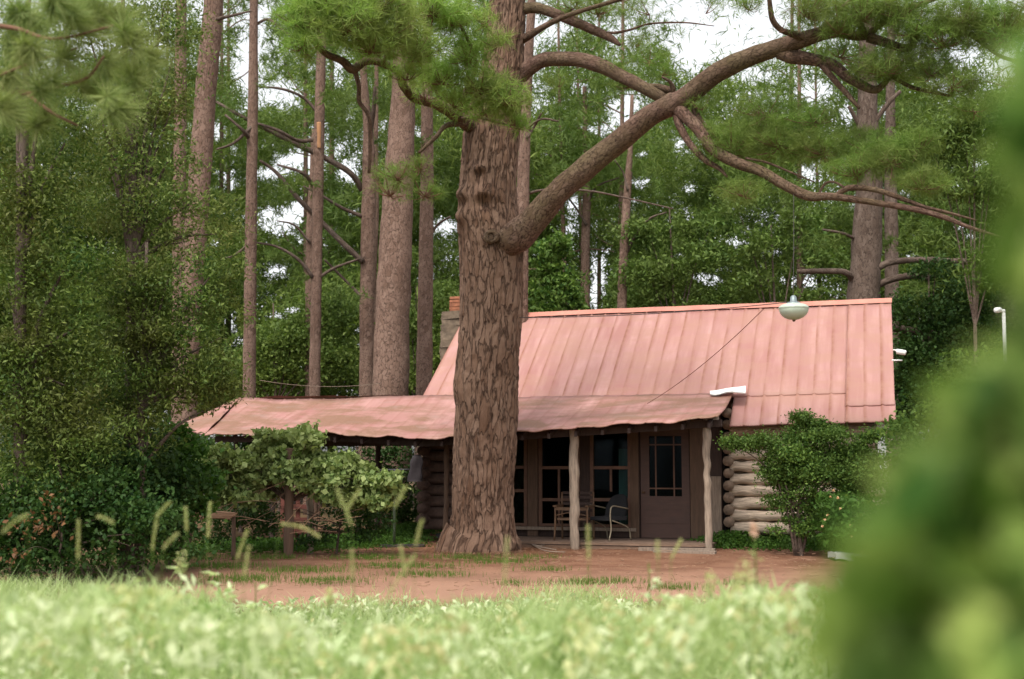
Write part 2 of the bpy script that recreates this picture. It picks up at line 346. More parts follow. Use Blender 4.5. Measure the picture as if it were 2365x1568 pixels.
def pxpath(pts, Y=None, w=None):        # (px,py,depth,width px) -> (x,y,z,r)
    out = []
    for p in pts:
        px, py = p[0], p[1]; y = p[2] if Y is None else Y; wd = p[-1]
        q = at(px, py, y); out.append((*q, wd / 2 / F * y))
    return np.array(out)

# ------------------------------------------------------------------ foliage generators
def unit(n, rng=RNG):
    v = rng.normal(size=(n, 3)); return v / (np.linalg.norm(v, axis=1)[:, None] + 1e-9)
def leaves(C, size, aspect=0.55, droop=0.0, up=0.4):
    n = len(C); d = unit(n); d[:, 2] -= droop; d /= np.linalg.norm(d, axis=1)[:, None]
    nn = unit(n); nn[:, 2] += up * 2; w = np.cross(d, nn); w /= np.linalg.norm(w, axis=1)[:, None] + 1e-9
    s = (size * RNG.uniform(0.6, 1.35, n))[:, None]; a = s * aspect * 0.5
    up_ = np.cross(w, d) * s * 0.12
    return np.stack([C - d * s * .5, C + w * a - d * s * .05 + up_, C + d * s * .5, C - w * a - d * s * .05 + up_], 1).reshape(-1, 3)
def needles(C, axis, n, length, width, spread=0.9):
    m = len(C); A = np.repeat(axis, n, 0); P = np.repeat(C, n, 0)
    d = A * RNG.uniform(0.15, 1.0, (m * n, 1)) + unit(m * n) * spread; d /= np.linalg.norm(d, axis=1)[:, None] + 1e-9
    l = (length * RNG.uniform(0.65, 1.15, m * n))[:, None]
    w = np.cross(d, unit(m * n)); w /= np.linalg.norm(w, axis=1)[:, None] + 1e-9; w *= width / 2
    tip = P + d * l; tip[:, 2] -= (l[:, 0] ** 2) * 0.35
    P = P + d * 0.02
    return np.stack([P - w, P + w, tip], 1).reshape(-1, 3)
def blob_points(blobs, dens, shell=0.5):      # blobs (x,y,z,rx,ry,rz)
    out = []
    for b in blobs:
        c, r = np.array(b[:3]), np.array(b[3:6]); n = max(3, int(dens * r[0] * r[2] * math.pi))
        rad = RNG.uniform(shell, 1, (n, 1)) ** 0.6
        out.append(c + unit(n) * rad * r)
    return np.concatenate(out)
def in_holes(P, holes, soft=0.25):
    px, py = proj(P); bad = np.zeros(len(P), bool)
    for (hx, hy, rx, ry) in holes:
        q = ((px - hx) / rx) ** 2 + ((py - hy) / ry) ** 2
        bad |= (q < 1 + .55 * np.sin(px * .13 + hy) * np.sin(py * .17 + hx) + RNG.uniform(-soft, soft, len(P))) & (RNG.random(len(P)) < .93)
    return bad
# openings in the wood through which the white sky shows
HOLES = [(1680, 85, 95, 62), (1600, 130, 40, 40), (1790, 40, 45, 40), (1745, 175, 40, 16), (1560, 20, 60, 25), (1035, 522, 34, 20), (650, 515, 42, 28), (690, 372, 52, 24), (620, 400, 30, 14),
         (535, 745, 14, 28), (560, 790, 22, 12), (640, 625, 28, 16), (700, 480, 34, 22), (575, 165, 30, 60), (650, 225, 52, 30), (500, 300, 26, 22), (1385, 640, 18, 46), (1330, 470, 22, 24), (1440, 260, 34, 38),
         (1225, 80, 9, 60), (1290, 70, 26, 20), (1885, 210, 34, 24), (2170, 195, 28, 18), (2210, 130, 36, 20), (2330, 150, 18, 20), (1870, 400, 30, 20), (2240, 545, 22, 12), (1960, 265, 14, 26), (2040, 260, 14, 20),
         (600, 30, 24, 26), (480, 20, 24, 20), (560, 100, 12, 16), (1370, 690, 14, 24), (1590, 500, 14, 9), (1850, 650, 44, 14), (1620, 640, 26, 12), (950, 50, 12, 24), (780, 170, 12, 30), (800, 390, 20, 16), (640, 730, 22, 8), (710, 850, 16, 7), (1400, 300, 30, 20), (2260, 380, 20, 14), (1340, 200, 20, 14), (1480, 420, 24, 12), (1700, 560, 22, 10), (820, 490, 14, 12), (530, 430, 14, 16)]

HOLES += [(random.uniform(480, 1040), random.uniform(80, 800), random.uniform(8, 20), random.uniform(6, 14)) for _ in range(34)] + [(random.uniform(1230, 2250), random.uniform(230, 680), random.uniform(8, 18), random.uniform(5, 10)) for _ in range(34)]
HOLES = [(a, b, c * 1.22, d * 1.25) for a, b, c, d in HOLES]
# ================================================================== SETTING
g = MB(); nx, ny = 120, 120
xs = np.sign(np.linspace(-1, 1, nx)) * np.abs(np.linspace(-1, 1, nx)) ** 2.6 * 400; ys = np.linspace(0, 1, ny) ** 2.2 * 600 - 8
gv = [(x, y, (0.05 * mnoise.noise(Vector((x * .35, y * .35, 0))) if 0 < y < 60 else 0) - 0.02) for y in ys for x in xs]
gf = [(j * nx + i, j * nx + i + 1, (j + 1) * nx + i + 1, (j + 1) * nx + i) for j in range(ny - 1) for i in range(nx - 1)]
g.add(gv, gf); go = g.build('ground', M['soil']); tag(go, 'red-brown dirt yard covered in pine litter, turning to woodland floor', 'ground', kind='structure'); del go['category']

# ================================================================== CABIN
YAW = -math.atan(878 / F)                     # facade turned 17 degrees
ux = np.array([math.cos(YAW), math.sin(YAW), 0]); uv_ = np.array([-math.sin(YAW), math.cos(YAW), 0])
O = at(1545, 1240, 22.9); O[2] = 0.0
cabin = thing('log_cabin', 'old log cabin under a faded red metal roof behind the big pine', 'cabin', O, YAW)
def loc(px, py, t):                           # pixel on the plane t -> (s, z)
    d = ray(px, py); k = ((O - CAM).dot(uv_) + t) / d.dot(uv_); P = CAM + d * k
    return (P - O).dot(ux), P[2]
def cpt(px, py, t): s, z = loc(px, py, t); return (s, t, z)
def toworld(s, t, z): return O + ux * s + uv_ * t + np.array([0, 0, z])
def sx_(px, py=1110, t=0.0): return loc(px, py, t)[0]
def zy(px, py, t=0.0): return loc(px, py, t)[1]
Z_DECK = 0.11

# -- log wall on the right
T_EAVE, T_RIDGE = -0.55, 2.75
def logrow(mb, s0, s1, t, z, r, ends=True):
    n = 26; pts = [(s0 + (s1 - s0) * i / n, t + random.uniform(-.008, .008), z + random.uniform(-.008, .008), r * random.uniform(.93, 1.06)) for i in range(n + 1)]
    tube(mb, pts, seg=12, sub=2, lump=0.30, lfreq=4)
s_c = sx_(1683, 1100, -0.1); s_e = sx_(2046, 1100, -0.1)
mbw = MB(); mbe = MB(); z = 0.33; row = 0
while z < 2.38:
    r = 0.108; logrow(mbw, s_c + 0.02, s_e + random.uniform(0, .12), -0.02, z, r)
    p = [(s_c - 0.02, -0.42 - random.uniform(0, .06), z - .06, r * 1.0), (s_c - 0.02, -0.1, z - .06, r)]
    if True: tube(mbe, [(s_c - 0.0, -0.16 - random.uniform(0, .05), z + 0.10, .098), (s_c, 0.3, z + 0.10, .098), (s_c, 4.2, z + .10, .098)], seg=12, sub=1, lump=0.1)
    z += 0.222; row += 1
mbw.build('log_wall', M['log'], cabin, local=True); o = mbe.build('log_corner', M['log_end'], cabin, local=True)
mb = MB(); box(mb, s_c + 0.05, s_e, 0.03, 0.10, 0.2, 2.6); mb.build('chinking', M['stone'], cabin, local=True, smooth=False)
mb = MB(); box(mb, s_e - .12, s_e + 0.02, -0.26, -0.18, 1.4, zy(2046, 968, -.2) + 0.1); mb.build('corner_board', M['white'], cabin, local=True, smooth=False)
# right gable wall and back wall
mb = MB(); zr = zy(2060, 697, T_RIDGE) - 0.15; s1 = s_e - 0.03
mb.add([(s1, .05, .15), (s1, 5.4, .15), (s1, 5.4, 2.5), (s1, T_RIDGE, zr - .1), (s1, .05, 2.5), (s1 - .1, .05, .15), (s1 - .1, 5.4, .15), (s1 - .1, 5.4, 2.5), (s1 - .1, T_RIDGE, zr - .1), (s1 - .1, .05, 2.5)],
       [(0, 1, 2, 3, 4), (9, 8, 7, 6, 5), (0, 5, 6, 1), (1, 6, 7, 2), (2, 7, 8, 3), (3, 8, 9, 4), (4, 9, 5, 0)]); mb.build('gable_wall', M['log_dark'], cabin, local=True, smooth=False)
# -- porch wall: boards around openings
sL = sx_(978)
T0, T1 = 0.0, 0.12
mb = MB(); zt = zy(1400, 990); zb = zy(1400, 1217)
solid = [(1120, 1165), (1216, 1247), (1337, 1366), (1456, 1478), (1595, 1668)]
opens = [(1165, 1216), (1247, 1337), (1366, 1456)]
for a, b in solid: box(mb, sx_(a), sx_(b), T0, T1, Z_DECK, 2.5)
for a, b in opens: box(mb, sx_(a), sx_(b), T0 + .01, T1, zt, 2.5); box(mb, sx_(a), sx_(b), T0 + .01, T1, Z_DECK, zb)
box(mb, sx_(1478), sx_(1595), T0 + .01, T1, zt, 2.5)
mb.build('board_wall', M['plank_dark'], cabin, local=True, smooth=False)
mb = MB(); z = 0.3
while z < 2.35:
    tube(mb, [(sL, 0.05, z, .11), ((sL + sx_(1122)) / 2, 0.05, z, .115), (sx_(1122), 0.05, z, .11)], seg=10, sub=4, lump=.1)
    tube(mb, [(sL + .05, -0.25, z + .1, .10), (sL + .05, 2, z + .1, .10), (sL + .05, 5.2, z + .1, .1)], seg=10, sub=2, lump=.1); z += .225
mb.build('dark_log_wall', M['log_dark'], cabin, local=True)
# dark room behind
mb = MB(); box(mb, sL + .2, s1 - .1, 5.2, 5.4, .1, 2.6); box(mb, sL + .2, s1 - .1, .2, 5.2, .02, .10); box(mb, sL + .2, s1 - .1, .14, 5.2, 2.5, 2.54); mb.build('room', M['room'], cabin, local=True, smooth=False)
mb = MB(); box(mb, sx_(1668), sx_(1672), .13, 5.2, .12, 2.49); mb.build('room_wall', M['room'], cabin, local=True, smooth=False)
# windows
def window(a, b, rows, mull=None):
    s0, s1_ = sx_(a), sx_(b); fr = MB(); t = -0.03; wd = 0.045
    box(fr, s0 - .02, s0 + wd, t, 0.06, zb, zt); box(fr, s1_ - wd, s1_ + .02, t, 0.06, zb, zt)
    box(fr, s0 + wd, s1_ - wd, t, .06, zt - .05, zt); box(fr, s0 + wd, s1_ - wd, t, .06, zb, zb + .05)
    for y in rows: zz = zy((a + b) / 2, y); box(fr, s0 + wd, s1_ - wd, t + .005, .055, zz - .03, zz + .03)
    w_ = fr.build('window', M['frame'], cabin, local=True, smooth=False)
    if mull:
        m2 = MB(); zz = zy((a + b) / 2, rows[0]); z2 = zb + .05 if len(mull) < 2 else zy((a + b) / 2, mull[1]); sm = sx_(mull[0]); box(m2, sm - .02, sm + .02, t + .012, .05, z2, zz - .03); m2.build('mullion', M['frame'], w_, local=True, smooth=False)
    gl = MB(); box(gl, s0 + .01, s1_ - .01, .02, .026, zb + .02, zt - .02); gl.build('pane', M['glass'], w_, local=True, smooth=False)
    return w_
window(1165, 1216, [1079, 1133]); window(1247, 1337, [1080, 1154], (1291,)); window(1366, 1456, [1080, 1154], (1411, 1135))
mb = MB()
for k in range(14): 
    s0 = sx_(1425) + k * (sx_(1453) - sx_(1425)) / 14; box(mb, s0, s0 + .022, .16 + .02 * (k % 2), .17 + .02 * (k % 2), zb, zy(1440, 1036))
mb.build('curtain', M['curtain'], cabin, local=True, smooth=False)
mb = MB(); box(mb, sx_(1170), sx_(1470), -.10, -.035, zb - .07, zb - .01); mb.build('window_sill', M['grey_wood'], cabin, local=True, smooth=False)
mb = MB(); box(mb, sx_(1457), sx_(1476), -.05, -.003, Z_DECK, zt); mb.build('door_casing', M['brown_board'], cabin, local=True, smooth=False)
mb = MB(); box(mb, sx_(1595), sx_(1630), -.06, -.003, Z_DECK, 2.3); mb.build('door_casing', M['brown_board'], cabin, local=True, smooth=False)
mb = MB(); box(mb, sx_(1220), sx_(1243), -.05, -.004, Z_DECK, zt); mb.build('wall_board', M['brown_board'], cabin, local=True, smooth=False)
mb = MB(); box(mb, sx_(1643), sx_(1666), -.07, -.004, Z_DECK, zy(1655, 1100)); mb.build('grey_board', M['grey_wood'], cabin, local=True, smooth=False)
# door
da, db = sx_(1480), sx_(1593); ga, gb = sx_(1500), sx_(1575); gz0, gz1 = zy(1537, 1146), zy(1537, 1007)
mb = MB(); td = -0.015
box(mb, da, ga, td, .05, Z_DECK, zt); box(mb, gb, db, td, .05, Z_DECK, zt); box(mb, ga, gb, td, .05, gz1, zt); box(mb, ga, gb, td, .05, Z_DECK, gz0)
for zz in (zy(1537, 1175), zy(1537, 1208)): box(mb, da + .04, db - .04, td - .012, td - .001, zz - .008, zz + .10)
door = mb.build('door', M['door'], cabin, local=True, smooth=False)
mb = MB()
for px in (1515, 1557): box(mb, sx_(px) - .012, sx_(px) + .012, td + .004, .04, gz0, gz1)
for py in (1027, 1128): zz = zy(1537, py); box(mb, ga, gb, td + .008, .036, zz - .012, zz + .012)
mb.build('muntins', M['frame'], door, local=True, smooth=False)
mb = MB(); box(mb, ga, gb, .01, .016, gz0, gz1); mb.build('door_glass', M['glass'], door, local=True, smooth=False)
mb = MB(); zz = zy(1484, 1136)
tube(mb, [(da + .06, td, zz, .012), (da + .06, td - .05, zz, .012), (da + .06, td - .055, zz, .028), (da + .06, td - .09, zz, .026), (da + .06, td - .1, zz, .004)], seg=12, sub=2); mb.build('door_handle', M['chair_wood'], door, local=True)
# deck and steps
mb = MB(); s0, s1_ = sx_(1150), sx_(1664)
for i in range(8):
    t0 = -1.55 + i * .192; bevbox(mb, s0 + random.uniform(-.05, .05), s1_, t0, t0 + .178, Z_DECK - .05 + random.uniform(-.006, .003), Z_DECK - .01, .003)
box(mb, s0, s1_, -1.53, -.02, -.1, .05)
mb.build('porch_deck', M['deck'], cabin, local=True, smooth=False)
mb = MB(); s0, s1_ = sx_(1478, 1255, -1.8), sx_(1652, 1255, -1.8)
bevbox(mb, s0, s1_, -1.95, -1.78, -.05, .065, .006); bevbox(mb, s0 + .3, s1_ + .05, -2.2, -1.98, -.05, .03, .006); mb.build('step', M['grey_wood'], cabin, local=True, smooth=False)
# posts
def post(px, ytop, ybot, wpx, t, knots=(), z0=None, mat='post', name='porch_post', wob=.012):
    s, zb_ = loc(px, ybot, t); zt_ = loc(px, ytop, t)[1]; Y = toworld(s, t, 0)[1]; r = wpx / 2 / F * Y; mb = MB(); n = 16
    zb_ = z0 if z0 is not None else zb_
    pts = []
    for i in range(n + 1):
        u = i / n; zz = zb_ + (zt_ - zb_) * u; rr = r * random.uniform(.9, 1.08)
        for (ku, ka) in knots: rr *= 1 + ka * math.exp(-((u - ku) / .03) ** 2)
        pts.append((s + random.uniform(-wob, wob), t, zz, rr))
    tube(mb, pts, seg=14, sub=3, lump=.12, lfreq=5); return mb.build(name, M[mat], cabin, local=True)
post(1327, 985, 1264, 21, -1.72, ((.62, .2), (.3, .25), (.8, .15)), z0=-.05)
post(1636, 962, 1250, 17, -1.62, ((.85, .35), (.75, .25), (.5, .15)), z0=.02)
post(1648, 960, 975, 22, -1.62, name='post_bracket')
post(1030, 1000, 1250, 12, -1.0, z0=-.05, mat='brown_board')

# -- main roof: sheets with ribs, a sagging ridge at the left
ridge_px = [(1034, 757), (1060, 748), (1130, 738), (1205, 731), (1400, 722), (1700, 711), (1900, 704), (2062, 697)]
rs, rz_ = zip(*[loc(px, py, T_RIDGE) for px, py in ridge_px])
eave_px = [(960, 1000), (1300, 990), (1675, 981), (2064, 969)]
es, ez_ = zip(*[loc(px, py, T_EAVE) for px, py in eave_px])
s_left = loc(966, 914, T_EAVE + 0.75)[0]; s_right = (rs[-1] + es[-1]) / 2
RIB = 0.30
def roof_z(s, t, lo=None):
    zr_ = np.interp(s, rs, rz_); ze = np.interp(s, es, ez_); u = (t - T_EAVE) / (T_RIDGE - T_EAVE)
    return ze + (zr_ - ze) * u + 0.012 * mnoise.noise(Vector((s * .8, t * .9, 3.3)))
def rib_h(s, h=.03):
    f = (s / RIB) % 1.0; d = min(f, 1 - f) * RIB; return h * max(0, 1 - d / 0.035)
def roof_sheet(mb, s0, s1, t_lo, t_hi, zf, h=.03, nt_=14, ds=.0375, lift=0.0, jag=0.0, thick=.03):
    S_ = np.arange(s0, s1 + ds * .5, ds); S_[-1] = s1; T_ = np.linspace(t_lo, t_hi, nt_); V = []
    jg = {i: random.uniform(-jag, jag) for i in range(-200, 200)}
    for ti, t in enumerate(T_):
        for s in S_:
            tt = t - (jg[int(math.floor(s / RIB / 2))] if ti == 0 else 0)
            V.append((s, tt, zf(s, tt) + rib_h(s + .012 * mnoise.noise(Vector((s * 3, t * .6, 0))), h) + lift))
    ns = len(S_); nT = len(T_)
    f = [(j * ns + i, j * ns + i + 1, (j + 1) * ns + i + 1, (j + 1) * ns + i) for j in range(nT - 1) for i in range(ns - 1)]
    V2 = [(x, y, z - thick - rib_h(x, h)) for x, y, z in V]; n0 = len(V)
    f2 = [tuple(n0 + k for k in reversed(q)) for q in f]
    rim = list(range(ns)) + [j * ns + ns - 1 for j in range(1, nT)] + [(nT - 1) * ns + i for i in range(ns - 2, -1, -1)] + [j * ns for j in range(nT - 2, 0, -1)]
    f3 = [(rim[(k + 1) % len(rim)], rim[k], rim[k] + n0, rim[(k + 1) % len(rim)] + n0) for k in range(len(rim))]
    mb.add(V + V2, f + f2 + f3)
mb = MB(); t_lap = T_EAVE + .75
s_patch = sx_(1972, 800, 0.6)
roof_sheet(mb, s_left, s_right - .85, T_EAVE + .70, T_RIDGE, roof_z, lift=.018)
roof_sheet(mb, s_right - .848, s_right, T_EAVE + .36, T_RIDGE, roof_z, lift=.024)
s_pr = loc(1685, 980, T_EAVE)[0]
roof_sheet(mb, s_pr, s_right - .85, T_EAVE, T_EAVE + .80, roof_z, lift=-.006, jag=.02, nt_=6)
roof_sheet(mb, s_right - .85, s_right + .01, T_EAVE, T_EAVE + .5, roof_z, lift=-.008, jag=.015, nt_=5)
main_roof = mb.build('roof', M['roof'], cabin, local=True)
mb = MB()
def back_z(s, t): zr_ = np.interp(s, rs, rz_); return zr_ - (t - T_RIDGE) * 0.72
roof_sheet(mb, s_left, s_right, T_RIDGE + .02, T_RIDGE + 3.1, back_z); mb.build('back_roof', M['roof'], cabin, local=True)
mb = MB(); V = []; 
for s in np.linspace(s_left + .0, s_right + .01, 60):
    zz = np.interp(s, rs, rz_) + .035 + .006 * mnoise.noise(Vector((s * 2, 0, 0)))
    V += [(s, T_RIDGE - .11, zz - .06), (s, T_RIDGE - .03, zz + .045), (s, T_RIDGE + .03, zz + .045), (s, T_RIDGE + .12, zz - .06), (s, T_RIDGE, zz - .03)]
f = [(5 * i + k, 5 * i + (k + 1) % 5, 5 * i + 5 + (k + 1) % 5, 5 * i + 5 + k) for i in range(59) for k in range(5)] + [(4, 3, 2, 1, 0), tuple(295 + k for k in range(5))]
mb.add(V, f); mb.build('ridge_cap', M['ridge'], cabin, local=True, smooth=False)
# rake board and dark soffit rafters
for ss in (s_right - .04, s_left + .06):
    mb = MB()
    mb2 = [(ss, T_EAVE + .02, roof_z(ss, T_EAVE) - .05), (ss, T_RIDGE, roof_z(ss, T_RIDGE) - .05), (ss, T_RIDGE, roof_z(ss, T_RIDGE) - .2), (ss, T_EAVE + .02, roof_z(ss, T_EAVE) - .18)]
    mb.add(mb2 + [(a + .03, b, c) for a, b, c in mb2], [(3, 2, 1, 0), (4, 5, 6, 7), (0, 1, 5, 4), (1, 2, 6, 5), (2, 3, 7, 6), (3, 0, 4, 7)]); mb.build('rake_board', M['brown_board'], cabin, local=True, smooth=False)
# gable triangle at left (dark), chimney behind it
mb = MB(); zl = rz_[0] - .12
mb.add([(s_left + .3, .1, 2.0), (s_left + .3, T_RIDGE, zl), (s_left + .3, 5.3, 2.0), (s_left + .4, .1, 2.0), (s_left + .4, T_RIDGE, zl), (s_left + .4, 5.3, 2.0)], [(0, 1, 2), (5, 4, 3), (0, 3, 4, 1), (1, 4, 5, 2), (2, 5, 3, 0)])
mb.build('left_gable', M['brown_board'], cabin, local=True, smooth=False)
cs, cz = loc(1048, 745, 3.4); czt = zy(1048, 692, 3.4); mb = MB()
wch = .24
for k, zz in enumerate(np.arange(0, czt - .36, .16)): j = .03; bevbox(mb, loc(1018, 740, 3.1)[0], loc(1018, 740, 3.1)[0] + .62, 3.1, 3.8, zz, zz + .158, .03)
st = mb.build('chimney', M['stone'], cabin, local=True, smooth=False)
mb = MB()
for zz in np.arange(czt - .32, czt + .0, .075): bevbox(mb, loc(1038, 700, 3.2)[0], loc(1038, 700, 3.2)[0] + .4, 3.2, 3.7, zz, zz + .068, .008)
mb.build('brick_top', M['brick'], st, local=True, smooth=False)

# -- porch roof running on into the open shed at the left
top_px = [(556, 917), (640, 922), (760, 921), (880, 916), (966, 913), (1050, 911), (1200, 917), (1400, 913), (1560, 910), (1693, 906)]
bot_px = [(470, 1004), (560, 1003), (600, 1004), (660, 999), (760, 1001), (860, 1006), (960, 1013), (1060, 1006), (1190, 996), (1350, 985), (1500, 975), (1658, 964)]
T_PT, T_PB = T_EAVE + .66, -2.15
ts, tz_ = zip(*[loc(px, py, T_PT) for px, py in top_px]); bs, bz_ = zip(*[loc(px, py, T_PB) for px, py in bot_px])
print('roof slope check', (rz_[-1] - ez_[-1]) / (T_RIDGE - T_EAVE), 'porch', [(round(a, 2), round(b, 2)) for a, b in zip(tz_, bz_)], 'zt', zt, 'sL', sL, s_left, s_right, ts[0], ts[-1])
mb = MB(); nu, nv = 240, 12; V = []
for j in range(nv):
    v = j / (nv - 1)
    for i in range(nu):
        u = i / (nu - 1)
        sa = ts[0] + (ts[-1] - ts[0]) * u; sb = bs[0] + (bs[-1] - bs[0]) * u
        za = np.interp(sa, ts, tz_); zb2 = np.interp(sb, bs, bz_)
        s = sa + (sb - sa) * v; t = T_PT + (T_PB - T_PT) * v
        zz = za + (zb2 - za) * v - .05 * math.sin(math.pi * v) + .022 * mnoise.noise(Vector((s * 1.1, t * 1.1, 1)))
        zz += rib_h(s, .012) + (.012 * math.sin(s * 2 * math.pi / .61) * v ** 3 + .035 * mnoise.noise(Vector((s * 1.4, 0, 9))) * v ** 2)
        V.append((s, t - (.03 * mnoise.noise(Vector((s * 3, 7, 7))) if j == nv - 1 else 0), zz))
n0 = len(V); V2 = [(a, b, c - .022) for a, b, c in V]
f = [(j * nu + i, (j + 1) * nu + i, (j + 1) * nu + i + 1, j * nu + i + 1) for j in range(nv - 1) for i in range(nu - 1)]
f2 = [tuple(n0 + k for k in reversed(q)) for q in f]
rim = list(range(nu)) + [j * nu + nu - 1 for j in range(1, nv)] + [(nv - 1) * nu + i for i in range(nu - 2, -1, -1)] + [j * nu for j in range(nv - 2, 0, -1)]
f3 = [(rim[k], rim[(k + 1) % len(rim)], rim[(k + 1) % len(rim)] + n0, rim[k] + n0) for k in range(len(rim))]
mb.add(V + V2, f + f2 + f3); porch_roof = mb.build('porch_roof', M['porch_roof'], cabin, local=True)
# hip end at the left and shallow back slope of the shed roof
A = np.array((ts[0], T_PT, tz_[0])); B = np.array((bs[0], T_PB, bz_[0])); Cc = np.array((*cpt(408, 984, -1.2),)); D = np.array((ts[0] - .7, 1.6, tz_[0] - .75))
mb = MB()
def sheet(mb, a, b, c, d, n=10, th=.02, wav=.02):
    V = []
    for j in range(n + 1):
        for i in range(n + 1):
            u, v = i / n, j / n; P = (a * (1 - u) + b * u) * (1 - v) + (d * (1 - u) + c * u) * v
            P = P + np.array([0, 0, wav * mnoise.noise(Vector(P * 2)) + .01 * math.sin(u * 40)]); V.append(P)
    m = n + 1; f = [(j * m + i, j * m + i + 1, (j + 1) * m + i + 1, (j + 1) * m + i) for j in range(n) for i in range(n)]; k = len(V)
    mb.add(V + [p - np.array([0, 0, th]) for p in V], f + [tuple(x + k for x in reversed(q)) for q in f])
sheet(mb, A, B, Cc, A + (Cc - A) * .03 + np.array([-.02, 0, 0])); sheet(mb, A, Cc, D, A)
E1 = np.array((s_left + .3, T_PT + .02, np.interp(s_left, ts, tz_))); sheet(mb, A, E1, E1 + np.array((0, 1.7, -.6)), D)
mb.build('hip_roof', M['porch_roof'], cabin, local=True)
# beams under the porch roof
mb = MB()
for i in range(len(bs) - 1):
    a = np.array((bs[i], T_PB + .42, bz_[i] + .0)); b = np.array((bs[i + 1], T_PB + .42, bz_[i + 1] + .0))
    v = [a + (0, 0, -.02), b + (0, 0, -.02), b + (0, .1, -.02), a + (0, .1, -.02)]; v += [p - np.array((0, 0, .12)) for p in v]
    mb.add(v, [(0, 1, 2, 3), (7, 6, 5, 4), (0, 4, 5, 1), (2, 6, 7, 3), (1, 5, 6, 2), (3, 7, 4, 0)])
for px in range(640, 1660, 62):
    s, zq = loc(px, 1000, T_PB); zq = np.interp(s, bs, bz_); za = np.interp(s, ts, tz_)
    for q in [0]: 
        v = [(s, T_PB + .12, zq - .07), (s + .05, T_PB + .12, zq - .07), (s + .05, T_PT - .1, za - .17), (s, T_PT - .1, za - .17)]; v += [(a, b, c - .09) for a, b, c in v]
        mb.add(v, [(0, 1, 2, 3), (7, 6, 5, 4), (0, 4, 5, 1), (2, 6, 7, 3), (1, 5, 6, 2), (3, 7, 4, 0)])
mb.build('roof_beams', M['plank_dark'], cabin, local=True, smooth=False)
mb = MB(); box(mb, loc(745, 1015, -.3)[0], loc(965, 1015, -.3)[0], -.35, -.25, zy(850, 1030, -.3), zy(850, 1000, -.3)); mb.build('shed_beam', M['plank_dark'], cabin, local=True, smooth=False)
# shed posts
for px, yt, yb, wd, t, mt in [(436, 1000, 1200, 17, -1.5, 'post'), (540, 1000, 1215, 10, -.2, 'plank_dark'), (728, 1000, 1220, 12, -1.3, 'brown_board'), (872, 1010, 1215, 12, .2, 'plank_dark')]:
    post(px, yt, yb, wd, t, z0=-.05, mat=mt, name='shed_post')
# white sheeting where the two roofs meet
mb = MB(); q = [cpt(1645, 912, T_PT - .12), cpt(1720, 900, T_PT + .0), cpt(1722, 908, T_PT - .12), cpt(1690, 914, T_PT - .3), cpt(1655, 914, T_PT - .25)]
V = []; nn_ = 12
for i in range(nn_ + 1):
    u = i / nn_; a = np.array(cpt(1640 + 82 * u, 908 - 12 * u + 2 * math.sin(u * 9), T_PT + .02)); b = np.array(cpt(1640 + 82 * u, 914 - 3 * u + 3 * math.sin(u * 7), T_PT - .32))
    for j in range(5): V.append(a + (b - a) * j / 4 + np.array((0, 0, .045 + .012 * math.sin(u * 9 + j))))
f = [(i * 5 + j, i * 5 + j + 1, i * 5 + j + 6, i * 5 + j + 5) for i in range(nn_) for j in range(4)]; k = len(V)
mb.add(V + [p - np.array((0, 0, .015)) for p in V], f + [tuple(x + k for x in reversed(w_)) for w_ in f]); mb.build('white_flashing', M['tarp'], cabin, local=True)

# ================================================================== THE BIG PINE
HY = 21.0
base = ground(1115, 1252); base[1] = HY; base[0] = at(1115, 1250, HY)[0]; base[2] = 0
hero = thing('pine_tree', 'huge old pine with a long crooked limb standing in front of the cabin', 'tree', base)
prof = [(1300, 1012, 1200), (1262, 1016, 1196), (1248, 1026, 1196), (1225, 1038, 1190), (1190, 1044, 1187), (1120, 1046, 1186), (1040, 1048, 1192), (950, 1052, 1196), (880, 1050, 1197), (800, 1058, 1200), (700, 1062, 1208), (610, 1061, 1208),
        (560, 1059, 1204), (500, 1056, 1198), (440, 1060, 1194), (380, 1064, 1196), (300, 1072, 1202), (220, 1095, 1207), (120, 1118, 1211), (0, 1130, 1215), (-150, 1142, 1214), (-350, 1150, 1208)]
tp = pxpath([((a + b) / 2, y, HY, b - a) for y, a, b in prof])
bumps = [(at(1120, 448, HY - .5), .17, .16), (at(1070, 448, HY - .3), .12, .14), (at(1068, 500, HY - .3), .12, .12), (at(1105, 392, HY - .5), .10, .12), (at(1135, 520, HY - .5), .22, .05), (at(1185, 545, HY - .2), .26, .10), (at(1060, 900, HY - .3), .2, .04), (at(1150, 800, HY - .5), .3, .03)]
pits = [(at(1117, 466, HY - .5), .10, -.14), (at(1110, 398, HY - .5), .07, -.10), (at(1073, 462, HY - .5), .06, -.07)]
def hero_disp(q, d):
    h = 0.0
    for c, r, a in bumps + pits:
        dd = ((q[0] - c[0]) ** 2 + (q[1] - c[1]) ** 2 * .4 + (q[2] - c[2]) ** 2) / r ** 2
        if dd < 6: h += a * math.exp(-dd)
    # bark plates: long flakes split by furrows
    th = math.atan2(d[1], d[0]); v = Vector((th * 4.2 + .35 * mnoise.noise(Vector((q[2] * 1.7, th, 0))), q[2] * 1.5, 5.0 + 0.6 * mnoise.noise(Vector((th * 3, q[2] * 3, 1)))))
    ds, _ = mnoise.voronoi(v); e = ds[1] - ds[0]
    h += 0.026 * min(1, e * 3.2) - .015 + .012 * mnoise.noise(Vector(q * 9))
    if q[2] < .55: k = (0.55 - q[2]) / .55; h += .055 * k * k * (0.6 + math.sin(th * 6 + 1) + .6 * math.sin(th * 11)) + .05 * k * mnoise.noise(Vector(q * 5))
    return h
mb = MB(); tube(mb, tp, seg=150, sub=16, disp=hero_disp, caps=False); trunk = mb.build('trunk', M['bark'], hero, smooth=False)
